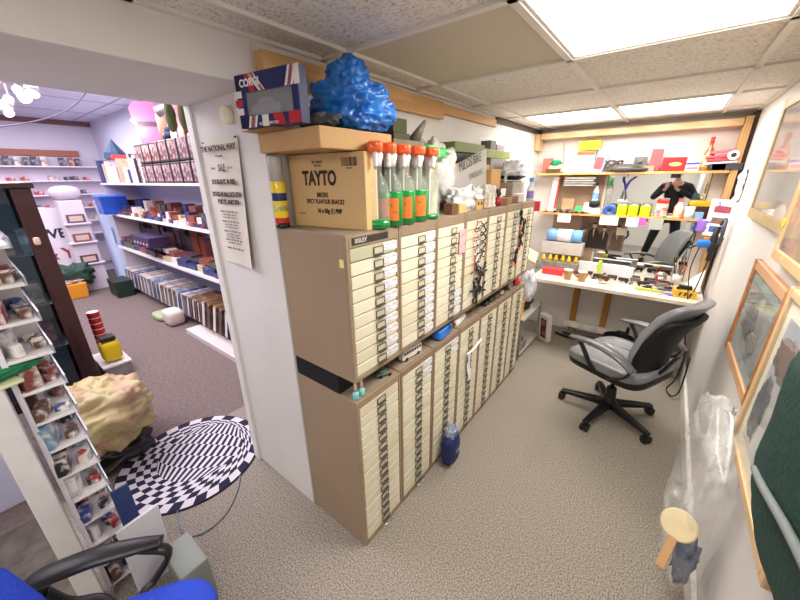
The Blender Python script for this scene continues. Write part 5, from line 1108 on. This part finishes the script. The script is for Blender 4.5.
# ============================================================ TALL NARROW RACK NEAR THE CAMERA
rk=thing('display_rack','tall narrow white rack of small goods beside the white post','rack',(-1.62,.03,0))
MB().span((-.42,-.075,.05),(.0,-.06,1.72)).build('back_board',mat('#e6e4ea',.5),rk,bevel=.002)
for z in [.06+.125*k for k in range(13)]:
    MB().span((-.42,-.06,z-.012),(.0,.05,z)).build('shelf_board',mat('#e9e4e4',.45),rk,bevel=.002); MB().span((-.42,.05,z-.012),(.0,.055,z+.022)).build('price_strip',mat('#a9adc0',.2,alpha=.8,coat=.6),rk)
for x in(-.42,-.21): MB().span((x-.006,-.06,.05),(x+.006,.045,1.60)).build('divider',mat('#d8d2d6',.5),rk)
its=[('#f0ece6','white boxed'),('#6a4a3a','dark brown'),('#4a4a50','grey'),('#a03238','red carded'),('#3a4a8a','blue boxed'),('#8a4a44','brown carded'),('#d9ccb8','cream boxed'),('#2c2a30','black'),('#7aa0b8','pale blue')]
for lv in range(12):
    z=.06+.125*lv; 
    for k in range(14):
        c,n=rs.choice(its); w=rs.uniform(.04,.09) if k<4 else rs.uniform(.02,.05); h=rs.uniform(.03,.105) if k<4 else rs.uniform(.015,.04); d=rs.uniform(.02,.05) if k<4 else .03
        o=MB().box((0,0,h/2),(w,d,h)).build('boxed_item',mat(c,.45,c2='#e6e0dc' if c!='#f0ece6' else '#b8b4b8',scale=22,lo=.35,hi=.5),loc=(-1.62-.04-(k%4)*.10-(.0 if k<4 else rs.uniform(0,.06)),.03+(-.03 if k<4 else .03)-.0+rs.uniform(-.008,.008)-.01,z+.001),rot=(0,rs.uniform(-.1,.1),rs.uniform(-.5,.5)),bevel=.002)
        tag(o,'%s item on the %s shelf of the tall narrow rack'%(n,['lowest','second','third','fourth','fifth','sixth','seventh','eighth','ninth','tenth','eleventh','top'][lv]),'box','items on the narrow rack, %s shelf'%['lowest','second','third','fourth','fifth','sixth','seventh','eighth','ninth','tenth','eleventh','top'][lv])
post=tag(MB().span((-1.68,-.125,0),(-1.565,-.06,1.12)).build('white_post',mat('#dbd8d6',.6,noise_=.1,scale=9),bevel=.004),'square white painted timber post next to the narrow rack','post')
single('paper_stack','pale yellow and white papers lying on the white post','papers',MB().box((-1.63,-.11,1.128),(.16,.16,.012),rot=(0,0,.3)),mat('#d8dcae',.6),bevel=.002)
single('green_cloth','green cloth folded over the papers on the white post','cloth',MB().blob((-1.64,-.05,1.155),(.045,.10,.018),141,.3,3,rot=(0,0,.5)),mat('#1d7a4c',.7,bump=.4,scale=30),smooth=True)
single('white_board','tilted white board leaning at the foot of the narrow rack','board',MB().box((0,0,0),(.012,.15,.43)),mat('#e2e2ec',.5),loc=(-1.50,.11,.225),rot=(.0,.12,.1),bevel=.002)
single('grey_box','grey-green metal box on the floor beside the blue chair','box',MB().box((-1.36,.20,.11),(.20,.11,.22)),mat('#8f9690',.5,noise_=.1,scale=7),bevel=.006)
single('blue_board','thin dark blue board leaning by the white board','board',MB().box((0,0,0),(.01,.06,.55)),mat('#2c3c6a',.5),loc=(-1.575,.10,.28),rot=(0,.05,0),bevel=.002)

# ============================================================ CAMERA / WORLD
F=335.6; yaw,pitch,roll=-.6614,.3517,-.013
fw=Vector((math.sin(yaw)*math.cos(pitch),math.cos(yaw)*math.cos(pitch),-math.sin(pitch)))
r_=Vector((math.cos(yaw),-math.sin(yaw),0)); u_=r_.cross(fw)
r2=r_*math.cos(roll)+u_*math.sin(roll); u2=-r_*math.sin(roll)+u_*math.cos(roll)
cam=bpy.data.cameras.new('camera'); co=bpy.data.objects.new('camera',cam); COL.objects.link(co)
M=Matrix((r2,u2,-fw)).transposed().to_4x4(); M.translation=Vector((0,0,1.7451)); co.matrix_world=M
cam.sensor_width=36; cam.lens=F/800*36; cam.clip_start=.01
bpy.context.scene.camera=co
w=bpy.data.worlds.new('world'); bpy.context.scene.world=w; w.use_nodes=True
w.node_tree.nodes['Background'].inputs[0].default_value=(.9,.92,1,1); w.node_tree.nodes['Background'].inputs[1].default_value=.25
sc=bpy.context.scene; sc.view_settings.view_transform='Standard'; sc.view_settings.look='None'; sc.view_settings.exposure=.15
sc.cycles.max_bounces=8; sc.cycles.transparent_max_bounces=16; sc.cycles.caustics_reflective=False; sc.cycles.caustics_refractive=False
